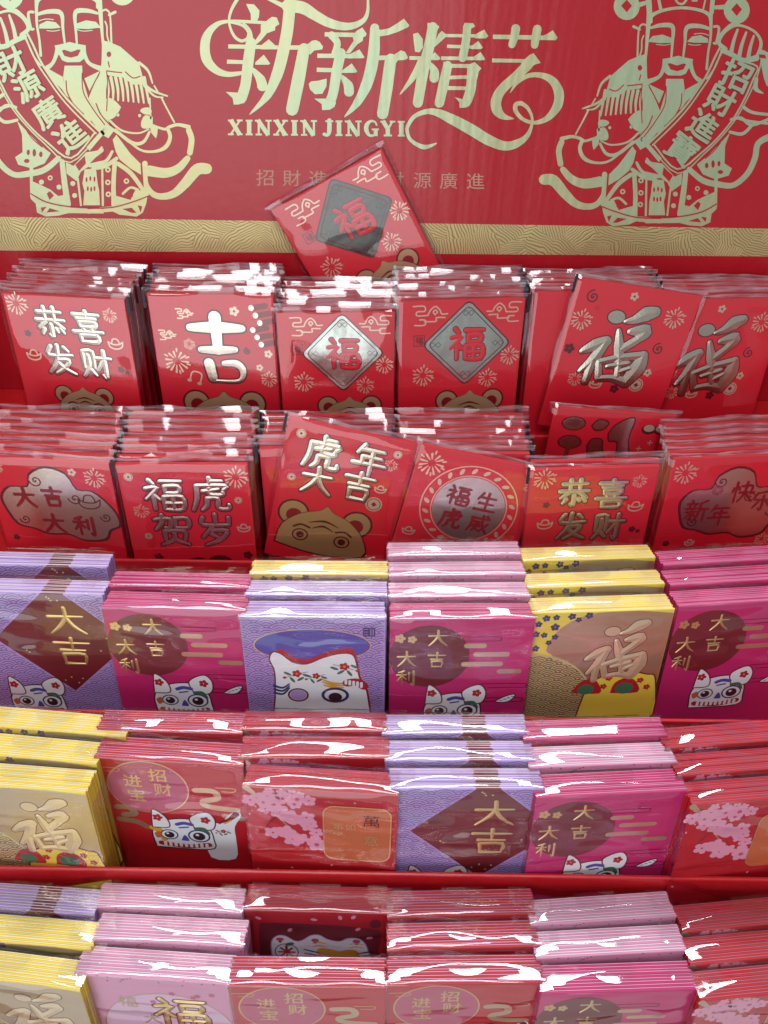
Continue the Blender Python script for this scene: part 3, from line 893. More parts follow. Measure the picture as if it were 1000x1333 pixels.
figure(lambda u, v: (u, v), (('招', 958, 97, 24, 36), ('財', 938, 130, 28, 34), ('進', 915, 163, 33, 34), ('寶', 888, 193, 38, 36)))
figure(lambda u, v: (91 + (883 - u) * 1.02, v - 19 + (v - 29) * 0.024), (('財', 14, 82, -25, 36), ('源', 37, 112, -29, 34), ('廣', 62, 146, -34, 34), ('進', 92, 176, -38, 36)))


# ------------------------------------------------------------------ printed motifs (u across, t down from the top edge, both in pack widths)
def face_map(w):
    return lambda u, t, h: ((u - 0.5) * w, -h, H - t * w)


def firework(A, cx, cy, r, mat='foil_thin', n=11, layer=0, w=0.12):
    for k in range(n):
        t = 2 * math.pi * (k + 0.3 * math.sin(k * 3.1)) / n
        c, s = math.cos(t), math.sin(t)
        A.rib([(cx + c * r * 0.35, cy + s * r * 0.35), (cx + c * r * 0.9, cy + s * r * 0.9 + 0.08 * r)], [w * r * 0.6, w * r * 1.5], mat, layer)
        if k % 2 == 0:
            t += math.pi / n
            A.rib([(cx + math.cos(t) * r * 0.85, cy + math.sin(t) * r * 0.85), (cx + math.cos(t) * r * 1.08, cy + math.sin(t) * r * 1.08)], w * r * 1.1, mat, layer)


def blossom(A, cx, cy, r, mat, centre=None, layer=0, rot=0.0):
    for k in range(5):
        t = rot + 2 * math.pi * k / 5
        A.ell(cx + math.cos(t) * r * 0.56, cy + math.sin(t) * r * 0.56, r * 0.46, r * 0.40, mat, layer, n=10, rot=t)
    if centre:
        A.ell(cx, cy, r * 0.26, r * 0.26, centre, layer + 1.2, n=8)


def swirl(A, cx, cy, r, mat, w, layer=0, turns=1.8):
    n = int(turns * 12)
    A.rib([(cx + r * k / n * math.cos(k * 0.52), cy + r * k / n * math.sin(k * 0.52)) for k in range(n + 1)], w, mat, layer, sub=1)


def coin(A, cx, cy, r, mat='foil_thin', inner='deep_red', layer=0):
    A.ell(cx, cy, r, r, mat, layer, n=20)
    A.ring(cx, cy, r * 0.78, r * 0.78, r * 0.09, inner, layer + 1, n=18)
    q = r * 0.34
    A.poly([(cx - q, cy), (cx, cy - q), (cx + q, cy), (cx, cy + q)], inner, layer + 1)


def ingot(A, cx, cy, r, mat='foil_thin', layer=0, w=0.012):
    A.rib([(cx - r, cy - 0.2 * r), (cx - 0.8 * r, cy + 0.5 * r), (cx, cy + 0.75 * r), (cx + 0.8 * r, cy + 0.45 * r), (cx + r, cy - 0.25 * r)], w, mat, layer)
    A.rib([(cx - r, cy - 0.2 * r), (cx - 0.4 * r, cy + 0.1 * r), (cx + 0.4 * r, cy + 0.1 * r), (cx + r, cy - 0.25 * r)], w, mat, layer)
    A.rib([(cx - 0.55 * r, cy), (cx - 0.3 * r, cy - 0.6 * r), (cx + 0.3 * r, cy - 0.6 * r), (cx + 0.55 * r, cy)], w, mat, layer)


def cloud_line(A, cx, cy, s, mat='foil_thin', w=0.011, layer=0, flip=1):
    f = lambda *P: [(cx + flip * x * s, cy + y * s) for x, y in P]
    A.rib(f((-1.0, -0.45), (-0.35, -0.45), (-0.3, -0.15), (-0.75, -0.12), (-0.75, 0.12), (-0.1, 0.12)), w, mat, layer)
    A.rib(f((-0.1, 0.12), (0.05, -0.2), (0.35, -0.42), (0.62, -0.2), (0.75, 0.05), (1.1, 0.05)), w, mat, layer)
    A.rib(f((0.35, 0.1), (0.22, -0.08), (0.36, -0.2), (0.48, -0.06), (0.38, 0.02)), w, mat, layer)
    A.rib(f((-0.3, 0.5), (0.4, 0.5), (0.42, 0.28), (0.95, 0.28)), w, mat, layer)
    A.rib(f((-0.9, 0.72), (-0.3, 0.72), (-0.25, 0.42), (-0.6, 0.38)), w, mat, layer)


def cub(A, cx, cy, s, mat='cub_foil', face=True, layer=1):
    """tiger cub's head peeping up from the lower edge"""
    for sg in (-1, 1):
        A.ell(cx + sg * 0.72 * s, cy - 0.1 * s, 0.36 * s, 0.36 * s, 'outline_red', layer, n=20)
        A.ell(cx + sg * 0.72 * s, cy - 0.1 * s, 0.31 * s, 0.31 * s, mat, layer + 1, n=20)
        A.ell(cx + sg * 0.70 * s, cy - 0.04 * s, 0.18 * s, 0.18 * s, 'deep_red', layer + 2, n=16)
    P = [(-1.0, 0.75), (-0.92, 0.25), (-0.55, -0.12), (-0.15, -0.28), (0, -0.42), (0.15, -0.28), (0.55, -0.12), (0.92, 0.25), (1.0, 0.75), (0, 0.9)]
    A.poly([(cx + x * s * 1.04, cy + y * s * 1.04) for x, y in P], 'outline_red', layer + 2.5, smooth=3)
    A.poly([(cx + x * s, cy + y * s) for x, y in P], mat, layer + 3.5, smooth=3)
    for k, hw in ((0, 0.34), (0.14, 0.24)):
        A.rib([(cx - hw * s, cy + (0.08 + k) * s), (cx, cy + (-0.02 + k) * s), (cx + hw * s, cy + (0.08 + k) * s)], [0.015 * s, 0.06 * s, 0.015 * s], 'outline_red', layer + 5)
    if face:
        for sg in (-1, 1):
            A.ring(cx + sg * 0.48 * s, cy + 0.45 * s, 0.17 * s, 0.15 * s, 0.035 * s, 'outline_red', layer + 5, n=18)
            A.ell(cx + sg * 0.48 * s, cy + 0.45 * s, 0.09 * s, 0.09 * s, 'outline_red', layer + 5, n=12)
            A.rib([(cx + sg * 0.3 * s, cy + 0.22 * s), (cx + sg * 0.5 * s, cy + 0.17 * s), (cx + sg * 0.66 * s, cy + 0.26 * s)], 0.05 * s, 'outline_red', layer + 5)


def scales(A, u0, u1, t0, t1, r, mat, w, keep=lambda u, t: True, rings=(1.0, 0.76, 0.52, 0.28), layer=0):
    """overlapping wave-scale pattern drawn as fine arcs"""
    rows = int((t1 - t0) / (r / 2)) + 3
    for j in range(rows):
        cy = t0 + j * r / 2
        off = r if j % 2 else 0.0
        n = int((u1 - u0) / (2 * r)) + 3
        for i in range(-1, n):
            cx = u0 + i * 2 * r + off
            for q in rings:
                run = []
                for k in range(13):
                    t = math.pi * k / 12
                    x, y = cx + r * q * math.cos(t), cy - r * q * math.sin(t)
                    ok = u0 <= x <= u1 and t0 <= y <= t1 and keep(x, y)
                    for bx, by in ((cx - r, cy + r / 2), (cx + r, cy + r / 2), (cx, cy + r)):
                        if (x - bx) ** 2 + (y - by) ** 2 < (r * 0.995) ** 2: ok = False
                    if ok: run.append((x, y))
                    if (not ok or k == 12) and run:
                        if len(run) > 1: A.rib(run, w, mat, layer, sub=1, cap=False)
                        run = []


def outlined(A, pts, mat, edge, w, layer, smooth=4):
    A.poly(pts, mat, layer, smooth=smooth)
    A.rib(pts, w, edge, layer + 0.8, sub=smooth, closed=True)


def cloth_tiger(A, cx, cy, s, side=1, layer=6):
    """toy tiger's head: two flowered ears, big ringed eyes, snout with teeth"""
    f = lambda *P: [(cx + side * x * s, cy + y * s) for x, y in P]
    outlined(A, f((-0.75, 0.9), (-0.8, 0.35), (-0.62, 0.0), (-0.2, -0.2), (0.3, -0.2), (0.62, 0.05), (0.72, 0.5), (0.6, 0.9)), 'white', 'dark', 0.035 * s, layer)
    for x, r in ((-0.55, -0.35), (0.52, 0.35)):
        outlined(A, f((x - 0.22, 0.15), (x - 0.26 - r * 0.2, -0.28), (x - 0.02 + r * 0.3, -0.52), (x + 0.22 + r * 0.2, -0.26), (x + 0.2, 0.12)), 'white', 'brown', 0.035 * s, layer + 2)
        blossom(A, cx + side * (x + r * 0.15) * s, cy - 0.22 * s, 0.13 * s, 'flower_red', None, layer + 3.5)
    for x, r in ((-0.38, 0.2), (0.36, 0.25)):
        A.ell(cx + side * x * s, cy + 0.40 * s, r * s * 1.12, r * s * 0.95, 'navy', layer + 4, n=24)
        A.ell(cx + side * x * s, cy + 0.40 * s, r * s * 0.95, r * s * 0.78, 'white', layer + 5, n=24)
        A.ell(cx + side * x * s, cy + 0.41 * s, r * s * 0.62, r * s * 0.6, 'dark', layer + 6, n=20)
        A.ell(cx + side * (x - 0.04) * s, cy + 0.36 * s, r * s * 0.18, r * s * 0.16, 'white', layer + 7, n=10)
    A.rib(f((-0.15, 0.0), (0.02, -0.06), (0.22, -0.02)), 0.11 * s, 'blue', layer + 4)
    A.rib(f((-0.1, 0.12), (0.12, 0.08)), 0.05 * s, 'blue', layer + 4)
    A.rib(f((0.3, 0.12), (0.5, 0.12), (0.64, 0.3)), [0.1 * s, 0.12 * s, 0.03 * s], 'green', layer + 7)
    A.poly(f((-0.1, 0.6), (0.0, 0.38), (0.1, 0.6)), 'blue', layer + 5, smooth=3)
    A.poly(f((-0.76, 0.38), (-0.62, 0.3), (-0.58, 0.48), (-0.7, 0.55)), 'orange', layer + 7.5, smooth=3)
    A.rib(f((-0.62, 0.74), (0, 0.82), (0.58, 0.72)), 0.16 * s, 'flower_red', layer + 4)
    for k in range(9):
        x = -0.52 + k * 0.13
        A.rib(f((x, 0.71), (x, 0.82)), 0.08 * s, 'white', layer + 5)


def tail(A, cx, cy, s, layer=6):
    outlined(A, [(cx - s, cy + 0.5 * s), (cx - 0.2 * s, cy - 0.1 * s), (cx + 0.7 * s, cy - 0.5 * s), (cx + s, cy - 0.3 * s), (cx + 0.5 * s, cy + 0.4 * s), (cx - 0.2 * s, cy + 0.6 * s)], 'white', 'dark', 0.12 * s, layer)
    for k in range(4):
        x = cx - 0.45 * s + k * 0.36 * s
        A.rib([(x, cy + (0.35 - k * 0.2) * s), (x + 0.22 * s, cy + (0.3 - k * 0.16) * s)], 0.09 * s, 'navy', layer + 2)


def spray(A, cx, cy, s, flip=1, layer=9):
    A.rib([(cx - flip * s, cy + 0.4 * s), (cx, cy), (cx + flip * s, cy - 0.3 * s)], 0.05 * s, 'navy', layer)
    for x, y, r in ((-0.7, -0.1, 0.5), (0.4, 0.5, -0.6), (0.9, 0.1, 0.4), (-0.3, 0.6, 1.0)):
        A.ell(cx + flip * x * s, cy + y * s, 0.36 * s, 0.13 * s, 'green', layer + 1, n=14, rot=r)
    blossom(A, cx + flip * 0.1 * s, cy - 0.1 * s, 0.42 * s, 'flower_red', 'amber', layer + 2)
    A.ell(cx - flip * 0.95 * s, cy + 0.35 * s, 0.16 * s, 0.14 * s, 'flower_red', layer + 2, n=10)


# ------------------------------------------------------------------ coloured pack designs
DESIGN = {}


def design(key, paper, flap, base_rgb_name, draw):
    A = Art(face_map(W), 0.00002, 0.00006)
    draw(A)
    DESIGN[key] = dict(paper=paper, flap=flap, art=A.meshes(key))


def d_lav(A):
    A.part = 'wave_pattern'
    inside = lambda u, t: abs(u - 0.64) / 0.5 + abs(t - 0.42) / 0.5 > 1.02
    scales(A, 0.005, 0.995, 0.005, 1.2, 0.088, 'scale_line', 0.0056, inside)
    A.part = 'dot_pattern'
    rnd = random.Random(3)
    for k in range(46):
        u, t = rnd.random(), rnd.random() * 0.9
        if abs(u - 0.64) / 0.46 + abs(t - 0.42) / 0.46 < 1 and not (0.5 < u < 0.9 and 0.12 < t < 0.68):
            A.ell(u, t, 0.007, 0.007, 'pale_gold', 1, n=8)
    A.part = 'lettering'
    for ch, t, sz in (('大', 0.24, 0.27), ('吉', 0.53, 0.28)):
        A.brush(ch, 0.70, t, sz, 'gold', 2, w=0.115, ridge=0.0003, taper=0.5, sx=1.15)
    A.part = 'tiger_print'
    cloth_tiger(A, 0.34, 0.93, 0.27)


def d_mag(A):
    A.part = 'circle_print'
    A.ell(0.28, 0.34, 0.285, 0.285, 'brown', 0, n=60)
    A.part = 'cloud_print'
    for u, t, l in ((0.60, 0.24, 0.12), (0.72, 0.32, 0.22), (0.66, 0.41, 0.26), (0.86, 0.48, 0.14)):
        A.rib([(u - l / 2, t), (u + l / 2, t)], 0.042, 'tan_gold', 1)
    for u, t, l in ((0.6, 0.16, 0.3), (0.82, 0.6, 0.3), (0.75, 0.74, 0.4), (0.5, 0.7, 0.2)):
        A.rib([(u - l / 2, t), (u + l / 2, t), (u + l / 2 + 0.025, t + 0.018), (u + l / 2, t + 0.036), (u - l / 2 + 0.05, t + 0.036)], 0.006, 'outline_red', 1)
    A.part = 'lettering'
    for ch, u, t, sz in (('大', 0.335, 0.17, 0.155), ('吉', 0.335, 0.37, 0.15), ('大', 0.12, 0.36, 0.155), ('利', 0.12, 0.54, 0.15)):
        A.brush(ch, u, t, sz, 'gold', 2, w=0.12, ridge=0.0003, taper=0.5)
    blossom(A, 0.07, 0.17, 0.04, 'gold', None, 2); blossom(A, 0.155, 0.18, 0.034, 'gold', None, 2)
    A.part = 'tiger_print'
    cloth_tiger(A, 0.48, 0.75, 0.28)
    A.part = 'tail_print'
    tail(A, 0.85, 0.74, 0.075)


def d_lavtiger(A):
    A.part = 'wave_pattern'
    scales(A, 0.005, 0.995, 0.005, 1.2, 0.088, 'scale_line', 0.0056)
    A.part = 'oval_print'
    A.ell(0.49, 0.25, 0.415, 0.15, 'gold', 1, n=50); A.ell(0.49, 0.25, 0.405, 0.143, 'blue', 2, n=50)
    A.part = 'tiger_print'
    body = [(0.20, 0.74), (0.21, 0.50), (0.18, 0.38), (0.21, 0.31), (0.27, 0.33), (0.34, 0.40), (0.44, 0.42), (0.56, 0.36), (0.68, 0.32), (0.77, 0.33), (0.80, 0.42), (0.82, 0.55), (0.88, 0.74), (0.84, 1.15), (0.22, 1.15)]
    A.poly([(u + 0.01, t - 0.045 if 0.25 < u < 0.78 and t < 0.5 else t) for u, t in body], 'flower_red', 3, smooth=4)
    outlined(A, body, 'white', 'brown', 0.011, 4)
    spray(A, 0.36, 0.52, 0.085); spray(A, 0.72, 0.45, 0.09, -1); spray(A, 0.50, 0.54, 0.07)
    for k in range(3):
        A.rib([(0.54 + 0.01 * k, 0.56 + k * 0.03), (0.62, 0.60 + k * 0.02), (0.70, 0.605 + k * 0.02)], [0.012, 0.02, 0.012], 'amber', 8)
        A.rib([(0.20, 0.63 + k * 0.035), (0.26, 0.65 + k * 0.03), (0.31, 0.61 + k * 0.02)], [0.022, 0.018, 0.01], 'navy', 8)
    A.rib([(0.73, 0.60), (0.80, 0.59), (0.85, 0.63)], 0.07, 'flower_red', 8)
    for k in range(5):
        A.rib([(0.72 + k * 0.028, 0.575 + k * 0.006), (0.72 + k * 0.028, 0.605 + k * 0.008)], 0.02, 'white', 9)
    A.ring(0.37, 0.72, 0.07, 0.06, 0.014, 'brown', 8); A.ell(0.37, 0.72, 0.06, 0.05, 'lavender', 8, n=24)
    A.ring(0.64, 0.72, 0.09, 0.065, 0.022, 'navy', 8); A.ell(0.64, 0.74, 0.05, 0.045, 'dark', 9, n=24)
    A.part = 'seal_print'
    A.poly([(0.845, 0.085), (0.93, 0.085), (0.93, 0.165), (0.845, 0.165)], 'navy', 1)
    for k in range(3):
        A.rib([(0.853, 0.100 + k * 0.024), (0.880, 0.100 + k * 0.024)], 0.005, 'lavender', 2, cap=False)
        A.rib([(0.896 + k * 0.011, 0.095), (0.896 + k * 0.011, 0.155)], 0.004, 'lavender', 2, cap=False)


def d_gold(A):
    A.part = 'gold_ground'
    arc = [(0.53 - 0.40 * math.sin(rad(k * 9)), 0.34 - 0.34 * math.cos(rad(k * 9)) + 0.01) for k in range(11)]
    A.poly([(0.998, 0.035), (0.75, 0.005)] + arc + [(0.25, 0.45), (0.6, 0.75), (0.998, 0.80)], 'tan_gold', 0)
    A.part = 'wave_pattern'
    A.poly([(0.002, 0.38)] + [(0.02 + 0.52 * math.sin(rad(k * 8)), 0.90 - 0.53 * math.cos(rad(k * 8))) for k in range(12)] + [(0.54, 1.2), (0.002, 1.2)], 'pale_gold', 1)
    scales(A, 0.005, 0.56, 0.36, 1.15, 0.078, 'brown', 0.0070, lambda u, t: (u - 0.02) ** 2 + (t - 0.90) ** 2 < 0.26, layer=2.5)
    A.part = 'flower_print'
    for u, t, r in ((0.10, 0.05, .03), (0.17, 0.045, .026), (0.28, 0.04, .03), (0.33, 0.07, .024), (0.40, 0.035, .03), (0.17, 0.13, .034), (0.05, 0.10, .028), (0.04, 0.19, .03), (0.10, 0.20, .026), (0.18, 0.22, .026), (0.14, 0.27, .024), (0.05, 0.32, .03)):
        blossom(A, u, t, r, 'navy', None, 1, rot=u * 20)
    A.part = 'lettering'
    A.fu(0.66, 0.33, 0.80, 'emboss_gold', 3, 'brown', .014, 0.0004)
    A.part = 'tiger_print'
    outlined(A, [(0.42, 1.1), (0.48, 0.72), (0.60, 0.60), (0.76, 0.57), (0.90, 0.60), (0.985, 0.66), (0.99, 1.1)], 'yellow', 'brown', 0.012, 4)
    A.poly([(0.36, 0.76), (0.42, 0.66), (0.50, 0.63), (0.56, 0.68), (0.58, 0.78)], 'flower_red', 7, smooth=3); A.ell(0.47, 0.735, 0.062, 0.05, 'green', 8, n=24)
    A.poly([(0.66, 0.78), (0.68, 0.68), (0.76, 0.63), (0.84, 0.67), (0.87, 0.78)], 'flower_red', 7, smooth=3); A.ell(0.76, 0.735, 0.07, 0.055, 'green', 8, n=24)
    for u, t in ((0.63, 0.63), (0.60, 0.71), (0.80, 0.605), (0.87, 0.66), (0.93, 0.73)):
        blossom(A, u, t, 0.028, 'flower_red', None, 6)


def d_redtiger(A):
    A.part = 'circle_print'
    A.ell(0.33, 0.28, 0.275, 0.255, 'rose', 0, n=60); A.ring(0.33, 0.28, 0.278, 0.258, 0.010, 'gold', 1, n=60)
    A.part = 'lettering'
    for ch, u, t in (('招', 0.41, 0.15), ('财', 0.43, 0.29), ('进', 0.23, 0.22), ('宝', 0.24, 0.36)):
        A.glyph(ch, u, t, 0.125, 'gold', 2, off=0.012)
    A.part = 'cloud_print'
    for pts in ([(0.66, 0.28), (0.78, 0.28), (0.80, 0.35), (0.70, 0.39), (0.74, 0.44), (0.93, 0.46)], [(0.08, 0.50), (0.16, 0.50), (0.20, 0.56), (0.12, 0.58)], [(0.08, 0.63), (0.20, 0.65), (0.27, 0.70)], [(0.84, 0.53), (0.96, 0.55)]):
        A.rib(pts, 0.05, 'tan_gold', 1)
    for u, t in ((0.08, 0.10), (0.86, 0.24), (0.62, 0.50)):
        A.rib([(u - 0.06, t), (u + 0.06, t), (u + 0.075, t + 0.02), (u + 0.05, t + 0.035), (u - 0.02, t + 0.035)], 0.006, 'gold', 1)
    A.part = 'tiger_print'
    cloth_tiger(A, 0.53, 0.65, 0.29)
    A.poly([(0.68, 0.75), (0.72, 0.58), (0.80, 0.62), (0.86, 0.52), (0.93, 0.47), (0.955, 0.52), (0.90, 0.64), (0.90, 0.80), (0.88, 1.0), (0.70, 1.0)], 'white', 5.2, smooth=3)
    A.rib([(0.80, 0.60), (0.87, 0.56), (0.92, 0.50)], [0.02, 0.03, 0.05], 'brown', 7); A.rib([(0.83, 0.61), (0.88, 0.57)], 0.014, 'amber', 8)
    spray(A, 0.81, 0.70, 0.05)
    A.rib([(0.30, 0.70), (0.36, 0.74), (0.38, 0.82)], [0.04, 0.06, 0.05], 'amber', 8)


def d_blossom(A):
    A.part = 'branch_print'
    A.rib([(0.01, 0.02), (0.08, 0.10), (0.16, 0.22), (0.30, 0.42), (0.44, 0.52)], [0.05, 0.022, 0.014, 0.012, 0.008], 'tan_gold', 0)
    A.rib([(0.08, 0.10), (0.2, 0.10), (0.30, 0.16)], 0.010, 'brown', 0); A.rib([(0.2, 0.28), (0.12, 0.42), (0.16, 0.52)], 0.009, 'brown', 0)
    A.part = 'blossom_print'
    rnd = random.Random(11)
    for k in range(30):
        t = 0.06 + 0.5 * rnd.random()
        u = max(0.03, min(0.48, 0.05 + 0.42 * rnd.random() + (t - 0.3) * 0.25))
        r = 0.045 + 0.03 * rnd.random()
        blossom(A, min(u, 0.46), t, r, 'blossom', 'rose' if k % 3 == 0 else None, 2 + (k % 5) * 1.3, rot=rnd.random() * 3)
    for u, t in ((0.16, 0.04), (0.24, 0.045), (0.31, 0.05), (0.36, 0.06)):
        blossom(A, u, t, 0.036, 'blossom', None, 2, rot=u * 9)
    for k in range(16):
        u, t = rnd.random(), 0.05 + 0.85 * rnd.random()
        A.ell(u, t, 0.011, 0.007, 'blossom', 1, n=8, rot=rnd.random() * 3)
    A.part = 'label_print'
    P = []
    for qx, qy, a0 in ((0.88, 0.62, 0), (0.59, 0.62, 90), (0.59, 0.23, 180), (0.88, 0.23, 270)):
        P += [(qx + 0.08 * math.cos(rad(a0 + 15 * k)), qy + 0.08 * math.sin(rad(a0 + 15 * k))) for k in range(7)]
    A.poly(P, 'orange', 9); A.rib(P, 0.009, 'gold', 10, sub=1, closed=True)
    A.part = 'lettering'
    for ch, u, t, sz in (('萬', 0.83, 0.28, 0.12), ('事', 0.61, 0.35, 0.07), ('如', 0.69, 0.35, 0.07), ('意', 0.83, 0.48, 0.10)):
        A.glyph(ch, u, t, sz, 'outline_red' if ch == '萬' else 'gold', 12)


def d_pinkfu(A):
    A.part = 'circle_print'
    A.ell(0.55, 0.62, 0.44, 0.44, 'pale_pink', 0, n=60); A.ring(0.55, 0.62, 0.44, 0.44, 0.008, 'tan_gold', 1, n=60)
    A.part = 'lettering'
    A.brush('福', 0.64, 0.40, 0.38, 'gold', 3, w=0.10, outline='brown', ow=0.05, ridge=0.0006)
    A.brush('福', 0.30, 0.30, 0.13, 'tan_gold', 3, w=0.10)
    A.brush('大', 0.44, 0.50, 0.13, 'tan_gold', 3, w=0.10)
    A.part = 'flower_print'
    rnd = random.Random(5)
    for k in range(13):
        blossom(A, 0.04 + 0.92 * rnd.random(), 0.05 + rnd.random() * 0.95, 0.022, 'rose', None, 1.5)
    for k in range(16):
        A.ell(rnd.random(), 0.005 + 0.06 * rnd.random(), 0.006, 0.006, 'outline_red', 1, n=8)


def d_redcat(A):
    A.part = 'panel_print'
    A.poly([(0.07, 0.62), (0.09, 0.20), (0.13, 0.155), (0.5, 0.155), (0.86, 0.19), (0.93, 0.24), (0.91, 0.45), (0.87, 0.62)], 'brown', 0, smooth=4)
    A.ell(0.89, 0.13, 0.04, 0.05, 'brown', 0.5, n=20)
    A.part = 'petal_print'
    for u, t in ((0.09, 0.10), (0.47, 0.10), (0.65, 0.07), (0.74, 0.06), (0.30, 0.23), (0.77, 0.20), (0.85, 0.30), (0.95, 0.5), (0.05, 0.55)):
        A.ell(u, t, 0.024, 0.015, 'blossom', 2, n=12, rot=u * 7)
    A.part = 'tiger_print'
    body = [(0.16, 0.62), (0.16, 0.40), (0.20, 0.31), (0.26, 0.30), (0.33, 0.36), (0.38, 0.35), (0.44, 0.29), (0.50, 0.28), (0.56, 0.33), (0.64, 0.35), (0.70, 0.31), (0.77, 0.31), (0.82, 0.37), (0.85, 0.50), (0.88, 0.62), (0.85, 1.0), (0.17, 1.0)]
    outlined(A, body, 'white', 'lavender', 0.008, 3)
    A.ell(0.265, 0.50, 0.085, 0.105, 'dark', 5, n=30); A.ell(0.265, 0.50, 0.078, 0.098, 'white', 6, n=30)
    for k in range(8):
        t = k * math.pi / 4
        A.rib([(0.265, 0.50), (0.265 + 0.055 * math.cos(t), 0.50 + 0.07 * math.sin(t))], 0.018, 'flower_red', 7)
    A.ell(0.29, 0.40, 0.035, 0.02, 'green', 8, n=12, rot=-0.4); A.ell(0.33, 0.57, 0.03, 0.02, 'green', 8, n=12)
    for u in (0.225, 0.47, 0.76):
        A.ell(u, 0.345, 0.028, 0.022, 'rose', 6, n=14); A.ell(u, 0.375, 0.012, 0.012, 'navy', 6, n=8)
    A.poly([(0.47, 0.50), (0.50, 0.44), (0.58, 0.45), (0.64, 0.47), (0.70, 0.45), (0.76, 0.46), (0.78, 0.54), (0.70, 0.60), (0.58, 0.60)], 'amber', 6, smooth=4)
    for sg, c in ((-1, 0.50), (1, 0.76)):
        for k in range(3):
            A.rib([(c, 0.50 + k * 0.035), (c + sg * 0.06, 0.48 + k * 0.04), (c + sg * 0.11, 0.46 + k * 0.05)], [0.006, 0.016, 0.012], 'navy', 7)
            if k < 2: A.rib([(c - 0.05, 0.385 + k * 0.04), (c, 0.37 + k * 0.04), (c + 0.05, 0.385 + k * 0.04)], [0.006, 0.014, 0.006], 'amber', 7)
    A.poly([(0.60, 0.62), (0.63, 0.56), (0.67, 0.62)], 'blue', 8, smooth=2)
    for c in (0.50, 0.77):
        A.ring(c, 0.64, 0.075, 0.06, 0.018, 'green', 7); A.ell(c, 0.65, 0.045, 0.04, 'dark', 8, n=20)


design('lav', 'lavender_diamond', 'pale_paper', None, d_lav)
design('mag', 'magenta', 'pink', None, d_mag)
design('ltg', 'lavender', 'pale_paper', None, d_lavtiger)
design('gld', 'yellow', 'pale_yellow', None, d_gold)
design('rtg', 'red_paper_deep', 'pink', None, d_redtiger)
design('blo', 'red_paper_deep', 'rose', None, d_blossom)
design('pnk', 'pink', 'pale_paper', None, d_pinkfu)
design('cat', 'red_paper_deep', 'rose', None, d_redcat)

# ------------------------------------------------------------------ pack meshes
NENV = 9
EP = (T - 0.0006) / NENV


def envelope_mesh(name, w, th, paper, flap):
    """one folded envelope: printed sheet with a rounded fold on top and the paler back flap behind it"""
    x = w / 2
    c = th * 0.32
    prof = [(0, 0), (0, H - c), (c * 0.4, H - c * 0.3), (th * 0.42, H), (th * 0.66, H - c * 0.35), (th * 0.72, H - c), (th * 0.72, 0)]
    V = [(s * x, y, z) for s in (-1, 1) for y, z in prof]
    n = len(prof)
    F = [(i, i + n, i + n + 1, i + 1) for i in range(n - 1)] + [tuple(range(n))[::-1], tuple(range(n, 2 * n))]
    M = [0] * len(F)
    b = len(V)
    y0, y1, zt = th * 0.74, th * 0.97, H - 0.0002
    V += [(s * x * 0.992, y, z) for s in (-1, 1) for y, z in ((y0, 0.001), (y0, zt), (y1, zt), (y1, 0.001))]
    F += [(b, b + 4, b + 5, b + 1), (b + 1, b + 5, b + 6, b + 2), (b + 2, b + 6, b + 7, b + 3), (b, b + 1, b + 2, b + 3), (b + 7, b + 6, b + 5, b + 4)]
    M += [1] * 5
    return new_mesh(name, V, F, [paper, flap], M)


for k, d in DESIGN.items():
    d['env'] = envelope_mesh('envelope_' + k, W, EP, d['paper'], d['flap'])


def nz(x, y, z):
    return noise.noise(Vector((x, y, z)))


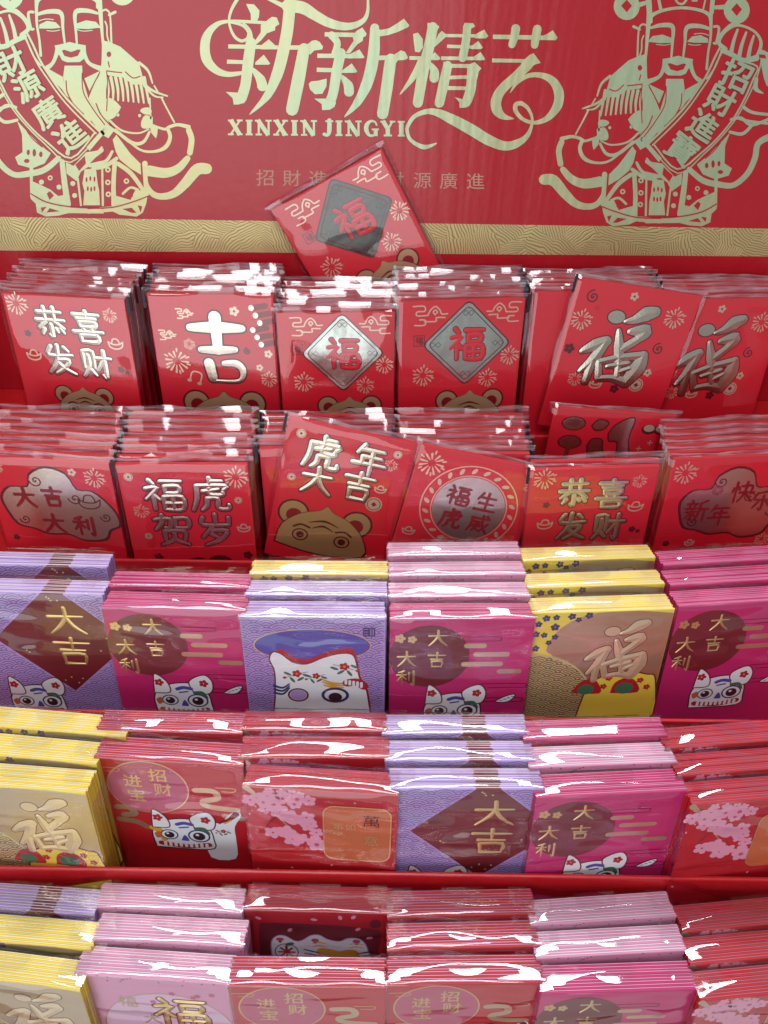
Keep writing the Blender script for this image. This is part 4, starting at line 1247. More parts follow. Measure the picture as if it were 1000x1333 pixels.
def wrapper_mesh(seed):
    m, r = 0.0008, 0.0016
    hw = W / 2 + 0.0007
    nf, nc, nt, nx = 54, 4, 14, 56
    prof = []
    y0, y1, zt = -m, T + 0.0003, H + 0.0012
    for i in range(nf):
        prof.append((y0, 0.0003 + (zt - r) * i / nf, -1, 0, 'f'))
    for i in range(nc):
        t = math.pi / 2 * i / nc
        prof.append((y0 + r - r * math.cos(t), zt - r + r * math.sin(t), -math.cos(t), math.sin(t), 'c'))
    for i in range(nt + 1):
        prof.append((y0 + r + (y1 - y0 - 2 * r) * i / nt, zt, 0, 1, 't'))
    for i in range(1, nc):
        t = math.pi / 2 * i / nc
        prof.append((y1 - r + r * math.sin(t), zt - r + r * math.cos(t), math.sin(t), math.cos(t), 'b'))
    for i in range(nf, -1, -9):
        prof.append((y1, 0.0003 + (zt - r) * i / nf, 1, 0, 'b'))
    V, F = [], []
    np_ = len(prof)
    rr = random.Random(int(seed * 10))
    ridges = [(rr.uniform(0.02, H - 0.012), rr.uniform(-0.12, 0.12), rr.uniform(0.0005, 0.0011), rr.uniform(-0.03, 0.03), rr.uniform(0.012, 0.03)) for _ in range(7)]
    for j in range(nx + 1):
        x = -hw + 2 * hw * j / nx
        ed = max(0.0, 1 - ((abs(x) / hw) ** 3))
        for (y, z, ny, nzv, k) in prof:
            if k == 'f':
                d = 0.0011 * nz(x * 28, z * 85, seed) * ed + 0.0003 * nz(x * 60, z * 120, seed + 9) + 0.0007 * max(0, math.sin(z * 75 + seed + 2 * nz(x * 30, 0, seed))) * ed
                for zc, sl, am, xc, xw in ridges:          # tension creases
                    d += am * math.exp(-((z - zc - sl * x - 0.002 * nz(x * 50, zc, seed)) / 0.0026) ** 2) * math.exp(-((x - xc) / xw) ** 2)
            elif k == 't':
                q = (y - y0) / (y1 - y0)
                sh = 0.42 + 0.30 * nz(x * 30, 0.7, seed + 7)
                d = ed * ((0.0021 + 0.0016 * nz(x * 26, 0.3, seed + 5)) * min(1.0, q / max(0.12, sh)) * (1 - 0.45 * max(0, q - 0.5)) + 0.0017 * nz(x * 24, y * 40, seed + 3) * math.sin(math.pi * q))
            elif k == 'c':
                d = 0.0004 * nz(x * 60, z * 90, seed + 3) * ed
            else:
                d = 0.0
            d = max(d, -0.0005)
            V.append((x, y + ny * d, z + nzv * d))
    for j in range(nx):
        for i in range(np_ - 1):
            a_ = j * np_ + i
            F.append((a_, a_ + np_, a_ + np_ + 1, a_ + 1))
    for j, sg in ((0, -1), (nx, 1)):                      # folded ends
        ids = []
        for i in range(0, nf, 6):
            z = prof[i][1]
            row = [j * np_ + i]
            for q in (0.3, 0.6, 1.0):
                V.append((sg * (hw + 0.0006 * max(0, nz(z * 60, q * 4, seed + j))), y0 + (y1 - y0) * q, z))
                row.append(len(V) - 1)
            ids.append(row)
        for a_, b_ in zip(ids[:-1], ids[1:]):
            for q in range(3):
                F.append((a_[q], a_[q + 1], b_[q + 1], b_[q]))
    M = [1 if all(i < (nx + 1) * np_ and nf <= i % np_ <= nf + 2 for i in f) else 0 for f in F]
    return new_mesh('wrapper', V, F, ['film', 'fold_film'], M, True)


WRAPS = [wrapper_mesh(11.3 * k + 2) for k in range(8)]


def tab_mesh(kind, seed):
    """clear adhesive tab on the film: a rounded flap at the middle, squarer ones towards the ends"""
    V, F = [], []
    n = 14
    if kind == 'mid':
        pts = [(-0.0125, T * 0.92)] + [(0.0125 * math.cos(math.pi + math.pi * k / n), T * 0.55 + T * 0.42 * math.sin(math.pi + math.pi * k / n)) for k in range(n + 1)] + [(0.0125, T * 0.92)]
    else:
        pts = [(-0.006, T * 0.92)] + [(0.006 * (abs(math.cos(math.pi + math.pi * k / n)) ** 0.5) * (1 if k > n / 2 else -1), T * 0.45 + T * 0.32 * -abs(math.sin(math.pi * k / n)) ** 0.6) for k in range(n + 1)] + [(0.006, T * 0.92)]
    zz = H + 0.0046
    for x, y in pts:
        V.append((x, y, zz + 0.0002 * nz(x * 60, y * 60, seed)))
    V.append((0, T * 0.6, zz + 0.0005))
    c = len(V) - 1
    F = [(i, (i + 1) % c, c) for i in range(c)]
    return new_mesh('tab', V, F, ['tab_film'], None, True)


TABS_MID = [tab_mesh('mid', k * 3.7) for k in range(3)]
TABS_END = [tab_mesh('end', k * 5.1) for k in range(3)]


def make_pack(key, loc, yaw, lean, label, group, seed):
    rnd = random.Random(seed)
    d = DESIGN[key]
    e = bpy.data.objects.new(NAMES[key], None)
    e.empty_display_size = 0.01
    col.objects.link(e)
    e.location = loc
    e.rotation_euler = (-lean, 0, yaw)
    e['label'] = label; e['category'] = 'envelope pack'; e['group'] = group
    front = None
    for k in range(NENV):
        o = obj('envelope', d['env'], e, (rnd.uniform(-0.0004, 0.0004), 0.0002 + k * EP + (rnd.uniform(-0.00012, 0.00012) if k else 0), rnd.uniform(-0.0009, 0.0001) if k else 0),
                (0, rnd.uniform(-0.004, 0.004) if k else 0, 0))
        if k == 0: front = o
    for nm, me in d['art']:
        obj(nm, me, front)
    w = obj('cellophane_wrapper', WRAPS[rnd.randrange(8)], e)
    obj('seal_tab', TABS_MID[rnd.randrange(3)], w, (rnd.uniform(-0.004, 0.004), 0, 0))
    for sg in (-1, 1):
        obj('seal_tab', TABS_END[rnd.randrange(3)], w, (sg * 0.036, 0, rnd.uniform(-0.0003, 0.0003)))
    return e


NAMES = {'lav': 'lavender_envelope_pack', 'mag': 'magenta_envelope_pack', 'ltg': 'lavender_envelope_pack', 'gld': 'gold_envelope_pack',
         'rtg': 'red_envelope_pack', 'blo': 'blossom_envelope_pack', 'pnk': 'pink_envelope_pack', 'cat': 'red_envelope_pack'}
SHORT = {'lav': 'lavender pack with brown diamond', 'mag': 'magenta pack with brown circle', 'ltg': 'lavender tiger pack',
         'gld': 'yellow and gold pack', 'rtg': 'red pack with round rose medallion', 'blo': 'red cherry blossom pack', 'pnk': 'light pink pack',
         'cat': 'red pack with white tiger'}
WORD = {'lav': 'diamond', 'mag': 'magenta', 'ltg': 'lavender tiger', 'gld': 'gold', 'rtg': 'medallion', 'blo': 'blossom', 'pnk': 'pink', 'cat': 'tiger'}
TRAY = {1: 'top tray', 2: 'second tray', 3: 'middle tray', 4: 'fourth tray', 5: 'lowest tray'}
ORD = {2: ['front', 'rear'], 3: ['front', 'middle', 'rear'], 4: ['front', 'second', 'third', 'rear']}

# each stack from the front pack backwards: design and the two ends of its front top edge in the photograph
STACKS = {
 3: [[('lav', -55, 770, 136, 776), ('lav', -48, 734, 145, 739)],
     [('mag', 131, 790, 319, 796), ('mag', 139, 762, 325, 766)],
     [('ltg', 312, 811, 502, 812), ('ltg', 318, 782, 506, 783), ('gld', 326, 753, 506, 754)],
     [('mag', 511, 815, 698, 813), ('pnk', 509, 793, 691, 791), ('pnk', 508, 765, 686, 762), ('pnk', 507, 737, 680, 734)],
     [('gld', 696, 800, 882, 792), ('gld', 690, 767, 869, 759), ('gld', 684, 732, 857, 725)],
     [('mag', 882, 789, 1070, 765), ('mag', 871, 759, 1056, 738), ('mag', 861, 724, 1043, 703)]],
 4: [[('gld', -85, 975, 107, 992), ('gld', -65, 930, 120, 950), ('gld', -25, 899, 161, 918)],
     [('rtg', 119, 984, 315, 998), ('rtg', 124, 960, 314, 966)],
     [('blo', 319, 1014, 512, 1028), ('blo', 318, 981, 502, 981), ('blo', 319, 940, 500, 942)],
     [('lav', 510, 1024, 707, 1024), ('lav', 505, 986, 695, 986), ('lav', 502, 946, 686, 944)],
     [('mag', 704, 1025, 898, 1012), ('pnk', 695, 982, 883, 972), ('mag', 689, 940, 870, 932)],
     [('blo', 905, 1013, 1102, 990), ('blo', 886, 962, 1076, 932), ('blo', 872, 912, 1056, 890)]],
 5: [[('gld', -100, 1208, 103, 1238), ('gld', -80, 1168, 118, 1188), ('lav', -70, 1130, 122, 1146)],
     [('pnk', 95, 1266, 296, 1282), ('pnk', 117, 1217, 317, 1229), ('pnk', 121, 1174, 314, 1184)],
     [('rtg', 299, 1283, 500, 1285), ('cat', 320, 1166, 507, 1172)],
     [('rtg', 507, 1282, 708, 1278), ('rtg', 507, 1240, 705, 1233), ('rtg', 506, 1196, 700, 1190)],
     [('mag', 709, 1250, 910, 1241), ('pnk', 704, 1212, 897, 1198), ('pnk', 696, 1169, 884, 1153)],
     [('blo', 917, 1228, 1118, 1196), ('blo', 904, 1190, 1097, 1157), ('blo', 894, 1151, 1082, 1124)]],
}
seed = 0
for r in (3, 4, 5):
    for c, stack in enumerate(STACKS[r]):
        nb = [STACKS[r][q][0][0] for q in (c - 1, c + 1) if 0 <= q < 6]
        where = ('between %s and %s stacks' % (WORD[nb[0]], WORD[nb[1]])) if len(nb) == 2 else 'at the end beside %s stack' % WORD[nb[0]]
        py, pyaw = None, 0
        limit = backs[r] - 0.0008
        n = len(stack)
        # depth of the stack, front to back, kept inside the tray
        items = []
        for key, uL, vL, uR, vR in stack:
            p, q = on_z(uL, vL, TOPZ[r]), on_z(uR, vR, TOPZ[r])
            yaw = math.atan2(q.y - p.y, q.x - p.x)
            items.append((key, (p + q) / 2, max(-0.10, min(0.10, yaw * 0.8))))
        ys = []
        for k, (key, mid, yaw) in enumerate(items):
            y = mid.y
            lo = LIPY[r] + 0.0012 + H * math.sin(LEAN_C) + W / 2 * abs(math.sin(yaw)) if k == 0 else ys[-1] + (T + 0.0014) / math.cos(LEAN_C) + W / 2 * abs(math.tan(yaw - items[k - 1][2]))
            ys.append(max(y, lo))
        over = ys[-1] + T * math.cos(LEAN_C) + W / 2 * abs(math.sin(items[-1][2])) + 0.001 - limit
        if over > 0:
            for k in range(n - 1, -1, -1):          # push forward from the back wall
                room = limit - 0.001 - T - W / 2 * abs(math.sin(items[-1][2])) if k == n - 1 else ys[k + 1] - (T + 0.0010) / math.cos(LEAN_C) - W / 2 * abs(math.tan(items[k + 1][2] - items[k][2]))
                ys[k] = min(ys[k], room)
        for k, (key, mid, yaw) in enumerate(items):
            seed += 1
            loc = (at_depth(mid.x, mid.y, ys[k], TOPZ[r]), ys[k] - H * math.sin(LEAN_C), FLOOR[r] + T * math.sin(LEAN_C) + 0.0002)
            lab = '%s, %s of stack %s, %s' % (SHORT[key], ORD[n][k], where, TRAY[r])
            if (r, c, k) == (3, 2, 2): lab = 'yellow and gold pack at the back behind two lavender tiger packs'
            make_pack(key, loc, yaw, LEAN_C, lab, 'thick envelope packs on the lower trays', seed)


# ------------------------------------------------------------------ thin red packs: designs
WR = 0.0895
RDES = {}


def rdesign(key, draw):
    A = Art(face_map(WR), 0.00002, 0.00006)
    draw(A)
    RDES[key] = A.meshes('red_' + key)


def sketches(A, spots):
    for kind, u, t, r in spots:
        if kind == 'f': firework(A, u, t, r)
        elif kind == 'b': blossom(A, u, t, r, 'outline_red', None, 0)
        elif kind == 'g': blossom(A, u, t, r, 'foil_thin', 'deep_red', 0)
        elif kind == 'i': ingot(A, u, t, r)
        elif kind == 'c': coin(A, u, t, r)
        elif kind == 's': swirl(A, u, t, r, 'outline_red', 0.012)
        elif kind == 'l': cloud_line(A, u, t, r)
        elif kind == 'L': cloud_line(A, u, t, r, flip=-1)


def words(A, items, w=0.165, outline='outline_red', mat='foil', ridge=0.00022, ow=0.06):
    for ch, u, t, sz in items:
        A.brush(ch, u, t, sz, mat, 3, w=w, outline=outline, ow=ow, ridge=ridge)


def r_gong(A):
    A.part = 'sketch_print'
    sketches(A, [('f', .11, .08, .085), ('f', .86, .13, .055), ('i', .87, .36, .06), ('i', .16, .50, .06), ('b', .15, .32, .03), ('b', .88, .58, .03), ('b', .93, .60, .02)])
    A.part = 'lettering'
    words(A, [('恭', .36, .22, .27), ('喜', .66, .24, .27), ('发', .38, .53, .27), ('财', .68, .55, .27)], w=.15)
    A.part = 'tiger_print'
    cub(A, .52, .86, .24)


def r_ji(A):
    A.part = 'sketch_print'
    sketches(A, [('f', .17, .56, .10), ('f', .29, .41, .045), ('f', .92, .70, .065), ('l', .28, .15, .065), ('l', .12, .33, .065), ('g', .68, .13, .04), ('g', .93, .48, .035), ('g', .85, .60, .03), ('s', .76, .46, .03)])
    A.rib([(.26, .72), (.29, .65), (.36, .67), (.34, .75)], .012, 'foil_thin', 0); A.ell(.255, .725, .02, .015, 'foil_thin', 1, n=10); A.ell(.335, .755, .02, .015, 'foil_thin', 1, n=10)
    for k in range(6):
        u, t = .83 + .03 * (k % 3), .10 + .06 * k
        A.rib([(u, t), (u + .10, t - .02)], .048, 'deep_red', 1 + k * .3); A.ell(u - .012, t, .022, .024, 'foil', 4, n=10)
    A.part = 'lettering'
    for st, ws in (([(.31, .27), (.52, .265), (.73, .27)], [.06, .10, .06]), ([(.52, .18), (.52, .46)], [.10, .075]), ([(.38, .455), (.52, .455), (.66, .45)], [.05, .075, .05])):
        A.rib(st, [q + .028 for q in ws], 'outline_red', 2); A.rib(st, ws, 'foil', 4, ridge=0.00015)
    A.rib([(.435, .57), (.455, .70)], [.115, .105], 'outline_red', 2); A.rib([(.435, .57), (.455, .70)], [.085, .075], 'foil', 4, ridge=0.00015)
    P = [(.56, .57), (.66, .57), (.71, .63), (.67, .72), (.48, .725)]
    A.rib(P, [.07, .09, .08, .055, .045], 'outline_red', 2); A.rib(P, [.045, .062, .055, .03, .022], 'foil', 4, ridge=0.0001)
    A.part = 'tiger_print'
    cub(A, .53, .96, .33, face=False)


def r_diamond(A):
    A.part = 'sketch_print'
    sketches(A, [('l', .24, .10, .13), ('L', .84, .09, .13), ('f', .20, .62, .085), ('f', .91, .47, .075), ('f', .74, .66, .075)])
    A.rib([(.12, .28), (.205, .28), (.205, .365), (.12, .365)], .008, 'outline_red', 0, sub=1, closed=True); A.brush('福', .163, .322, .065, 'outline_red', 0, w=.1)
    A.part = 'diamond_plate'
    P = lambda k: [(.55 + q * k, .36 + p * k) for q, p in ((0, -.335), (.025, -.325), (.325, -.025), (.335, 0), (.325, .025), (.025, .325), (0, .335), (-.025, .325), (-.325, .025), (-.335, 0), (-.325, -.025), (-.025, -.325))]
    A.poly(P(1.04), 'outline_red', 1); A.poly(P(1.0), 'foil_silver', 2.5)
    A.rib(P(.90), .007, 'outline_red', 4, sub=1, closed=True)
    for dx, dy in ((0, -.255), (.255, 0), (0, .255), (-.255, 0)):
        for q in (-.022, .022):
            A.rib([(.55 + dx + q - .022, .36 + dy), (.55 + dx + q, .36 + dy - .022), (.55 + dx + q + .022, .36 + dy), (.55 + dx + q, .36 + dy + .022)], .005, 'outline_red', 4, sub=1, closed=True)
    A.part = 'lettering'
    words(A, [('福', .55, .36, .30)], w=.135, outline='outline_red', mat='red_paper', ow=.04)
    A.part = 'tiger_print'
    cub(A, .60, .88, .27, face=False)


def r_diamond_dim_reflection(A):  # same silver diamond, using the foil with its dim reflection painted in
    r_diamond(A)
    A.parts['diamond_plate'][3][:] = ['foil_dark' if m == 'foil_silver' else m for m in A.parts['diamond_plate'][3]]


def r_fu(A):
    A.part = 'sketch_print'
    sketches(A, [('s', .15, .13, .055), ('f', .11, .32, .08), ('f', .84, .20, .08), ('s', .80, .47, .05), ('g', .47, .08, .035), ('b', .08, .57, .045), ('g', .78, .68, .035), ('c', .72, .80, .06), ('f', .20, .82, .06), ('i', .38, .84, .05), ('b', .55, .86, .04)])
    A.ell(.21, .21, .022, .022, 'red_card', 1, n=14)
    A.part = 'lettering'
    A.fu(.47, .44, 1.0, 'foil', 3, 'outline_red', .018, 0.0004)


def cloudplate(A, cx, cy, sx, sy):
    P = [(-.95, .15), (-.98, -.15), (-.80, -.42), (-.48, -.45), (-.40, -.75), (-.10, -.95), (.22, -.82), (.36, -.45), (.62, -.42), (.86, -.12), (.98, .18), (.98, .42), (.80, .55), (.68, .80), (.30, .86), (.05, .72), (-.30, .74), (-.55, .62), (-.82, .52)]
    A.poly([(cx + x * sx * 1.05, cy + y * sy * 1.06) for x, y in P], 'outline_red', 1, smooth=3)
    A.poly([(cx + x * sx, cy + y * sy) for x, y in P], 'foil', 2.5, smooth=3)
    for x, y, r in ((-.32, -.62, .12), (.30, -.22, .12), (.78, .22, .10), (-.68, .40, .10)):
        swirl(A, cx + x * sx, cy + y * sy, r * sx, 'outline_red', .010, 4, turns=1.5)


def r_cloud(A):
    A.part = 'sketch_print'
    sketches(A, [('f', .86, .14, .08), ('g', .69, .10, .035), ('f', .08, .10, .06), ('b', .10, .75, .03)])
    A.part = 'cloud_plate'
    cloudplate(A, .53, .42, .46, .36)
    ingot(A, .78, .36, .09, 'outline_red', 4, .010)
    A.part = 'lettering'
    words(A, [('大', .26, .36, .19), ('吉', .49, .34, .19), ('大', .45, .59, .19), ('利', .70, .60, .19)], w=.16, outline=None, mat='deep_red', ridge=0)


def r_hehu(A):
    A.part = 'sketch_print'
    sketches(A, [('f', .90, .11, .09), ('f', .13, .42, .06), ('c', .08, .11, .035), ('c', .90, .32, .03), ('i', .92, .58, .05), ('c', .15, .66, .03), ('b', .20, .87, .04), ('b', .93, .85, .04)])
    A.part = 'lettering'
    words(A, [('福', .33, .27, .32), ('虎', .69, .27, .32), ('贺', .36, .60, .31), ('岁', .70, .60, .31)], w=.125)
    A.part = 'tiger_print'
    for x, r in ((.52, .11), (.70, .13), (.86, .07)):
        A.ell(x, .98, r, r, 'outline_red', 1, n=20)


def r_hunian(A):
    A.part = 'sketch_print'
    sketches(A, [('c', .11, .11, .037), ('c', .86, .12, .033), ('f', .83, .22, .05), ('c', .10, .50, .032), ('c', .78, .60, .067), ('i', .80, .45, .045)])
    A.part = 'lettering'
    words(A, [('虎', .30, .24, .30), ('年', .66, .22, .28), ('大', .30, .49, .27), ('吉', .63, .47, .28)], w=.15, ridge=0.0003, ow=.06)
    A.part = 'tiger_print'
    cub(A, .43, .86, .36, 'gold')


def r_round(A):
    A.part = 'sketch_print'
    sketches(A, [('f', .12, .14, .10), ('f', .93, .16, .06), ('i', .10, .78, .05), ('i', .93, .80, .05)])
    for x, r in ((.18, .07), (.36, .10), (.62, .09)):
        A.ell(x, 1.0, r, r * .9, 'outline_red', 1, n=20)
    A.part = 'round_plate'
    A.ring(.51, .47, .385, .385, .010, 'foil_thin', 1, n=56); A.ring(.51, .47, .30, .30, .008, 'foil_thin', 1, n=50)
    for k in range(22):
        t = 2 * math.pi * k / 22
        c, s = math.cos(t), math.sin(t)
        A.ell(.51 + .342 * c, .47 + .342 * s, .030, .016, 'foil_thin', 1, n=10, rot=t + .7)
    A.ell(.51, .47, .288, .288, 'foil_silver', 2, n=56)
    A.part = 'lettering'
    words(A, [('福', .40, .37, .19), ('生', .63, .38, .18), ('虎', .40, .59, .19), ('威', .63, .59, .18)], w=.14, outline=None, mat='deep_red', ridge=0)


def r_boots(A):
    A.part = 'sketch_print'
    for cy in (.13, .30):
        A.ell(.18, cy, .10, .065, 'outline_red', 1, n=30); A.ell(.18, cy, .09, .056, 'foil', 2.5, n=30); A.ell(.18, cy - .01, .06, .033, 'foil_silver', 4, n=24)
    A.rib([(.18, .36), (.17, .44)], .04, 'foil', 1)
    outlined(A, [(.33, .14), (.38, .08), (.46, .10), (.44, .16), (.37, .18)], 'foil', 'outline_red', .012, 2)
    for cx in (.80, .90):
        A.ell(cx, .14, .06, .045, 'outline_red', 1, n=24); A.ell(cx, .13, .045, .032, 'foil_thin', 2.5, n=20)
    for u, t in ((.76, .32), (.84, .26), (.66, .45), (.18, .52)):
        A.rib([(u - .02, t), (u + .02, t)], .008, 'foil_thin', 1); A.rib([(u, t - .02), (u, t + .02)], .008, 'foil_thin', 1)
    A.part = 'boots_print'
    outlined(A, [(.48, .20), (.52, .12), (.62, .05), (.67, .06), (.66, .16), (.66, .26), (.70, .42), (.60, .44), (.57, .28), (.50, .27)], 'foil', 'outline_red', .012, 2)
    outlined(A, [(.33, .32), (.36, .26), (.44, .26), (.46, .34), (.50, .46), (.40, .54), (.36, .46)], 'foil', 'outline_red', .012, 2)
    outlined(A, [(.38, .62), (.42, .50), (.54, .42), (.66, .48), (.72, .62), (.70, .9), (.40, .9)], 'deep_red', 'outline_red', .012, 2)
    for k in range(6):
        blossom(A, .46 + .05 * (k % 4), .54 + .07 * (k // 2), .022, 'flower_red', None, 5)


def r_xinnian(A):
    A.part = 'sketch_print'
    sketches(A, [('f', .12, .13, .09), ('b', .10, .80, .03), ('f', .92, .80, .06), ('i', .30, .80, .04)])
    A.part = 'cloud_plate'
    cloudplate(A, .58, .45, .44, .36)
    A.part = 'lettering'
    words(A, [('新', .29, .49, .20), ('年', .49, .54, .20), ('快', .64, .33, .20), ('乐', .82, .42, .20)], w=.12, outline=None, mat='deep_red', ridge=0)
    firework(A, .42, .30, .045, 'deep_red', layer=4)


for k, f in (('gong', r_gong), ('ji', r_ji), ('diamond', r_diamond), ('dark', r_diamond_dim_reflection), ('fu', r_fu), ('cloud', r_cloud), ('hehu', r_hehu), ('hunian', r_hunian), ('round', r_round), ('boots', r_boots), ('xinnian', r_xinnian)):
    rdesign(k, f)

RED_ENV = box_mesh('red_envelope', -WR / 2, WR / 2, 0, RT_ * 0.46, 0, H, 'red_paper', 0.0005)


def bag_mesh(seed):
    """flat cellophane bag: two sheets that meet at the sides and in a ruffled seam above the envelopes"""
    nx, nzv = 26, 26
    bw = WR / 2 + 0.0036
    top = H + 0.0040
    V, F = [], []
    for side in (0, 1):
        b = len(V)
        for i in range(nzv + 1):
            z = -0.0004 + (top + 0.0004) * (i / nzv)
            if i >= nzv - 4: z = H - 0.001 + (top - H + 0.001) * (i - nzv + 4) / 4
            elif True: z = -0.0002 + (H - 0.001) * i / (nzv - 4)
            for j in range(nx + 1):
                q = -1 + 2 * j / nx
                x = bw * (abs(q) ** 0.85) * (1 if q > 0 else -1)
                k = min(1.0, max(0.0, (bw - abs(x)) / 0.0034)) * min(1.0, max(0.0, (top - z) / 0.005))
                puff = 0.0007 + 0.0008 * nz(x * 26, z * 38, seed + side * 5) + 0.0003 * nz(x * 70, z * 60, seed + 3)
                y = RT_ / 2 + (-1 if side == 0 else 1) * k * (RT_ / 2 + max(0.0003, puff if side == 0 else 0.0005))
                if z > H - 0.0012:
                    g = (z - H + 0.0012) / 0.0058
                    y += g * (0.0034 * nz(x * 34, 0.5, seed + 8) + 0.0012 * nz(x * 130, 1.5, seed + 8))
                    zz = z + g * 0.0026 * nz(x * 40, 2.5, seed + 6)
                else:
                    zz = z
                xs_ = x + (0.0009 * nz(z * 60, side, seed + 4) if abs(q) > 0.98 else 0)
                V.append((xs_, y, zz))
        for i in range(nzv):
            for j in range(nx):
                a_ = b + i * (nx + 1) + j
                F.append((a_, a_ + 1, a_ + nx + 2, a_ + nx + 1))
    M = [1 if min(V[i][2] for i in f) > H + 0.0008 or min(abs(V[i][0]) for i in f) > WR / 2 + 0.0012 else 0 for f in F]
    return new_mesh('bag', V, F, ['bag_film', 'seam_film'], M, True)


BAGS = [bag_mesh(7.7 * k + 1) for k in range(7)]
MARK = box_mesh('print_mark', -0.0009, 0.0009, -0.0003, 0.0, -0.0065, 0.0065, 'print_black')


def make_red(key, loc, yaw, lean, roll, label, group, seed, scale=1.0, mark=None):
    rnd = random.Random(seed)
    e = bpy.data.objects.new('red_envelope_pack', None)
    e.empty_display_size = 0.01
    col.objects.link(e)
    e.matrix_world = Matrix.Translation(loc) @ Matrix.Rotation(yaw, 4, 'Z') @ Matrix.Rotation(-lean, 4, 'X') @ Matrix.Rotation(roll, 4, 'Y') @ Matrix.Scale(scale, 4)
    e['label'] = label; e['category'] = 'envelope pack'
    if group: e['group'] = group
    front = obj('envelope', RED_ENV, e, (0, 0.0001, 0))
    obj('envelope', RED_ENV, e, (rnd.uniform(-.0004, .0004), RT_ * 0.5, -rnd.uniform(0, .0006) if False else 0))
    for nm, me in (RDES[key] if key else ()):
        obj(nm, me, front)
    w = obj('cellophane_bag', BAGS[rnd.randrange(7)], e)
    if mark is not None:
        obj('print_mark', MARK, w, (mark * (WR / 2 + 0.0022), -0.0002, H - 0.004))
    return e


def red_stack(row, uL, vL, uR, vR, key, n, front_label, stack_label, pitch=0.0054, scale=1.0, y_front=None, mark=1, y_max=None, seed0=0):
    p, q = on_z(uL, vL, TOPZ[row]), on_z(uR, vR, TOPZ[row])
    mid = (p + q) / 2
    yaw = max(-0.10, min(0.10, math.atan2(q.y - p.y, q.x - p.x) * 0.8))
    y0 = y_front if y_front is not None else mid.y
    y0 = max(y0, LIPY[row] + 0.001 + H * math.sin(LEAN_R) + 0.047 * abs(math.sin(yaw)))
    lim = (y_max or backs[row]) - 0.0065
    rnd = random.Random(row * 100 + seed0)
    y, x0_ = y0, at_depth(mid.x, mid.y, y0, TOPZ[row])
    for k in range(n):
        yw = yaw * (1 - 0.6 * k / max(n, 1)) + rnd.uniform(-0.006, 0.006)
        if y + 0.047 * abs(math.sin(yw)) > lim: break
        ln = LEAN_R
        yb = y - H * scale * math.sin(ln)
        loc = Vector((x0_ + (rnd.uniform(-0.0022, 0.0022) if k else 0), yb, FLOOR[row] + SLOPE[row] * (yb - LIPY[row]) + RT_ * math.sin(ln) + 0.0004))
        make_red(key if k == 0 else None, loc, yw, ln, 0.0, front_label if k == 0 else stack_label,
                 'front packs of the red stacks' if k == 0 else 'red packs stacked behind: ' + stack_label, row * 1000 + seed0 * 40 + k, scale,
                 mark if (k == 0 or rnd.random() < 0.75) else None)
        y += pitch + 0.047 * abs(math.sin(yaw)) * 0.6 / max(n, 1) + rnd.choice((0, 0.0002, 0.0005, 0.0014))


def loose_red(key, TLp, TRp, y, lean, label, seed, mark=None, w=WR):
    """a pack out of line: the two ends of its top edge in the photograph, lying in the plane that leans back through y"""
    nrm = Vector((0, -math.cos(lean), math.sin(lean)))
    pt = Vector((0, y, TOPZ[1] if y > 0.49 else TOPZ[2]))
    def hit(u, v):
        d = ray(u, v); c = Vector((0, 0, CAMZ))
        return c + d * ((pt - c).dot(nrm) / d.dot(nrm))
    a_, b_ = hit(*TLp), hit(*TRp)
    xax = (b_ - a_).normalized()
    up = Vector((0, math.sin(lean), math.cos(lean)))
    roll = -math.atan2(xax.dot(up), xax.x)
    roll = -roll
    zax = (up * math.cos(roll) - Vector((1, 0, 0)) * math.sin(roll)).normalized()
    mid = (a_ + b_) / 2
    base = mid - zax * H
    e = make_red(key, base, 0.0, lean, -roll, label, None, seed, 1.0, mark)
    return e


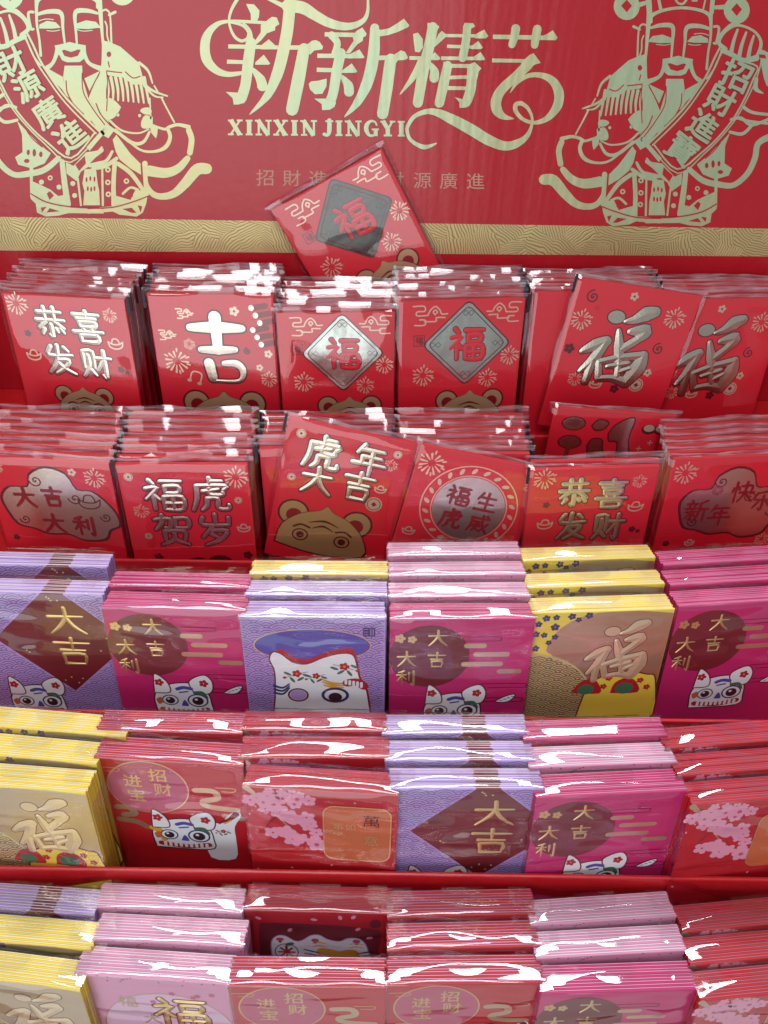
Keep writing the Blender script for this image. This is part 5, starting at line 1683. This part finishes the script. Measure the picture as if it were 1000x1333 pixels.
S = lambda txt, tray: 'plain red pack seen edge-on, stacked behind the %s pack, %s' % (txt, tray)
red_stack(1, -8, 386, 165, 400, 'gong', 9, 'red pack with four silver greeting characters, front of its stack on the top tray', S('four-character greeting', 'top tray'), seed0=1)
red_stack(1, 188, 382, 357, 386, 'ji', 8, 'red pack with one large silver character and firecrackers, top tray', S('single large character and firecracker', 'top tray'), seed0=2, mark=-1)
red_stack(1, 360, 404, 516, 402, 'diamond', 9, 'smaller red pack with silver diamond beside the firecracker pack', S('smaller diamond', 'top tray'), scale=0.93, seed0=3, y_front=0.4950)
red_stack(1, 518, 392, 692, 381, 'diamond', 9, 'larger red pack with silver diamond and cloud lines, top tray', S('larger diamond', 'top tray'), seed0=4, y_front=0.503)
red_stack(1, 698, 400, 860, 398, None, 6, 'plain red pack directly behind the tilted character pack, top tray', S('tilted single-character', 'top tray'), seed0=5, y_front=0.5195)
red_stack(1, 868, 400, 1034, 396, 'fu', 6, 'red pack with one large brush character, partly covered by a tilted pack', S('half-covered brush character', 'top tray'), seed0=6, y_front=0.5175, scale=0.97)
red_stack(2, -30, 594, 144, 606, 'cloud', 11, 'red pack with silver cloud plate and ingot, front of its stack, second tray', S('cloud and ingot', 'second tray'), seed0=1)
red_stack(2, 152, 606, 322, 606, 'hehu', 11, 'red pack with four thin-stroked silver characters and fireworks, second tray', S('four thin-stroked characters', 'second tray'), seed0=2, mark=None)
red_stack(2, 338, 606, 508, 602, None, 9, 'plain red pack directly behind the tilted gold cub pack, second tray', S('tilted gold cub', 'second tray'), seed0=3, y_front=0.4300, mark=-1)
red_stack(2, 522, 602, 690, 602, None, 10, 'plain red pack directly behind the tilted round medallion pack, second tray', S('tilted round medallion', 'second tray'), seed0=4, y_front=0.4270)
red_stack(2, 692, 619, 864, 611, 'gong', 2, 'red pack with four silver greeting characters, below the boots pack, second tray', 'plain red pack between the greeting pack and the boots pack, second tray', seed0=5, mark=-1)
red_stack(2, 872, 608, 1046, 592, 'xinnian', 11, 'red pack with long silver cloud and four dark red characters, second tray', S('long cloud', 'second tray'), seed0=6, mark=None)
loose_red('fu', (753, 361), (917, 386), 0.5090, rad(8), 'tilted red pack with one big brushed silver character, loose over the top tray stacks', 901, -1)
loose_red('dark', (353, 275), (497, 194), 0.5535, rad(1.5), 'red pack with silver diamond tilted against the gold printed header', 902)
loose_red('hunian', (375, 543), (548, 580), 0.4215, rad(8), 'tilted red pack with gold cub face and four brushed silver characters', 903, -1)
loose_red('round', (557, 580), (705, 612), 0.4170, rad(8), 'tilted red pack with round silver medallion and patterned ring', 904)
loose_red('boots', (721, 530), (884, 541), 0.4640, rad(8), 'red pack with silver boots and bowls standing behind the greeting pack', 905)
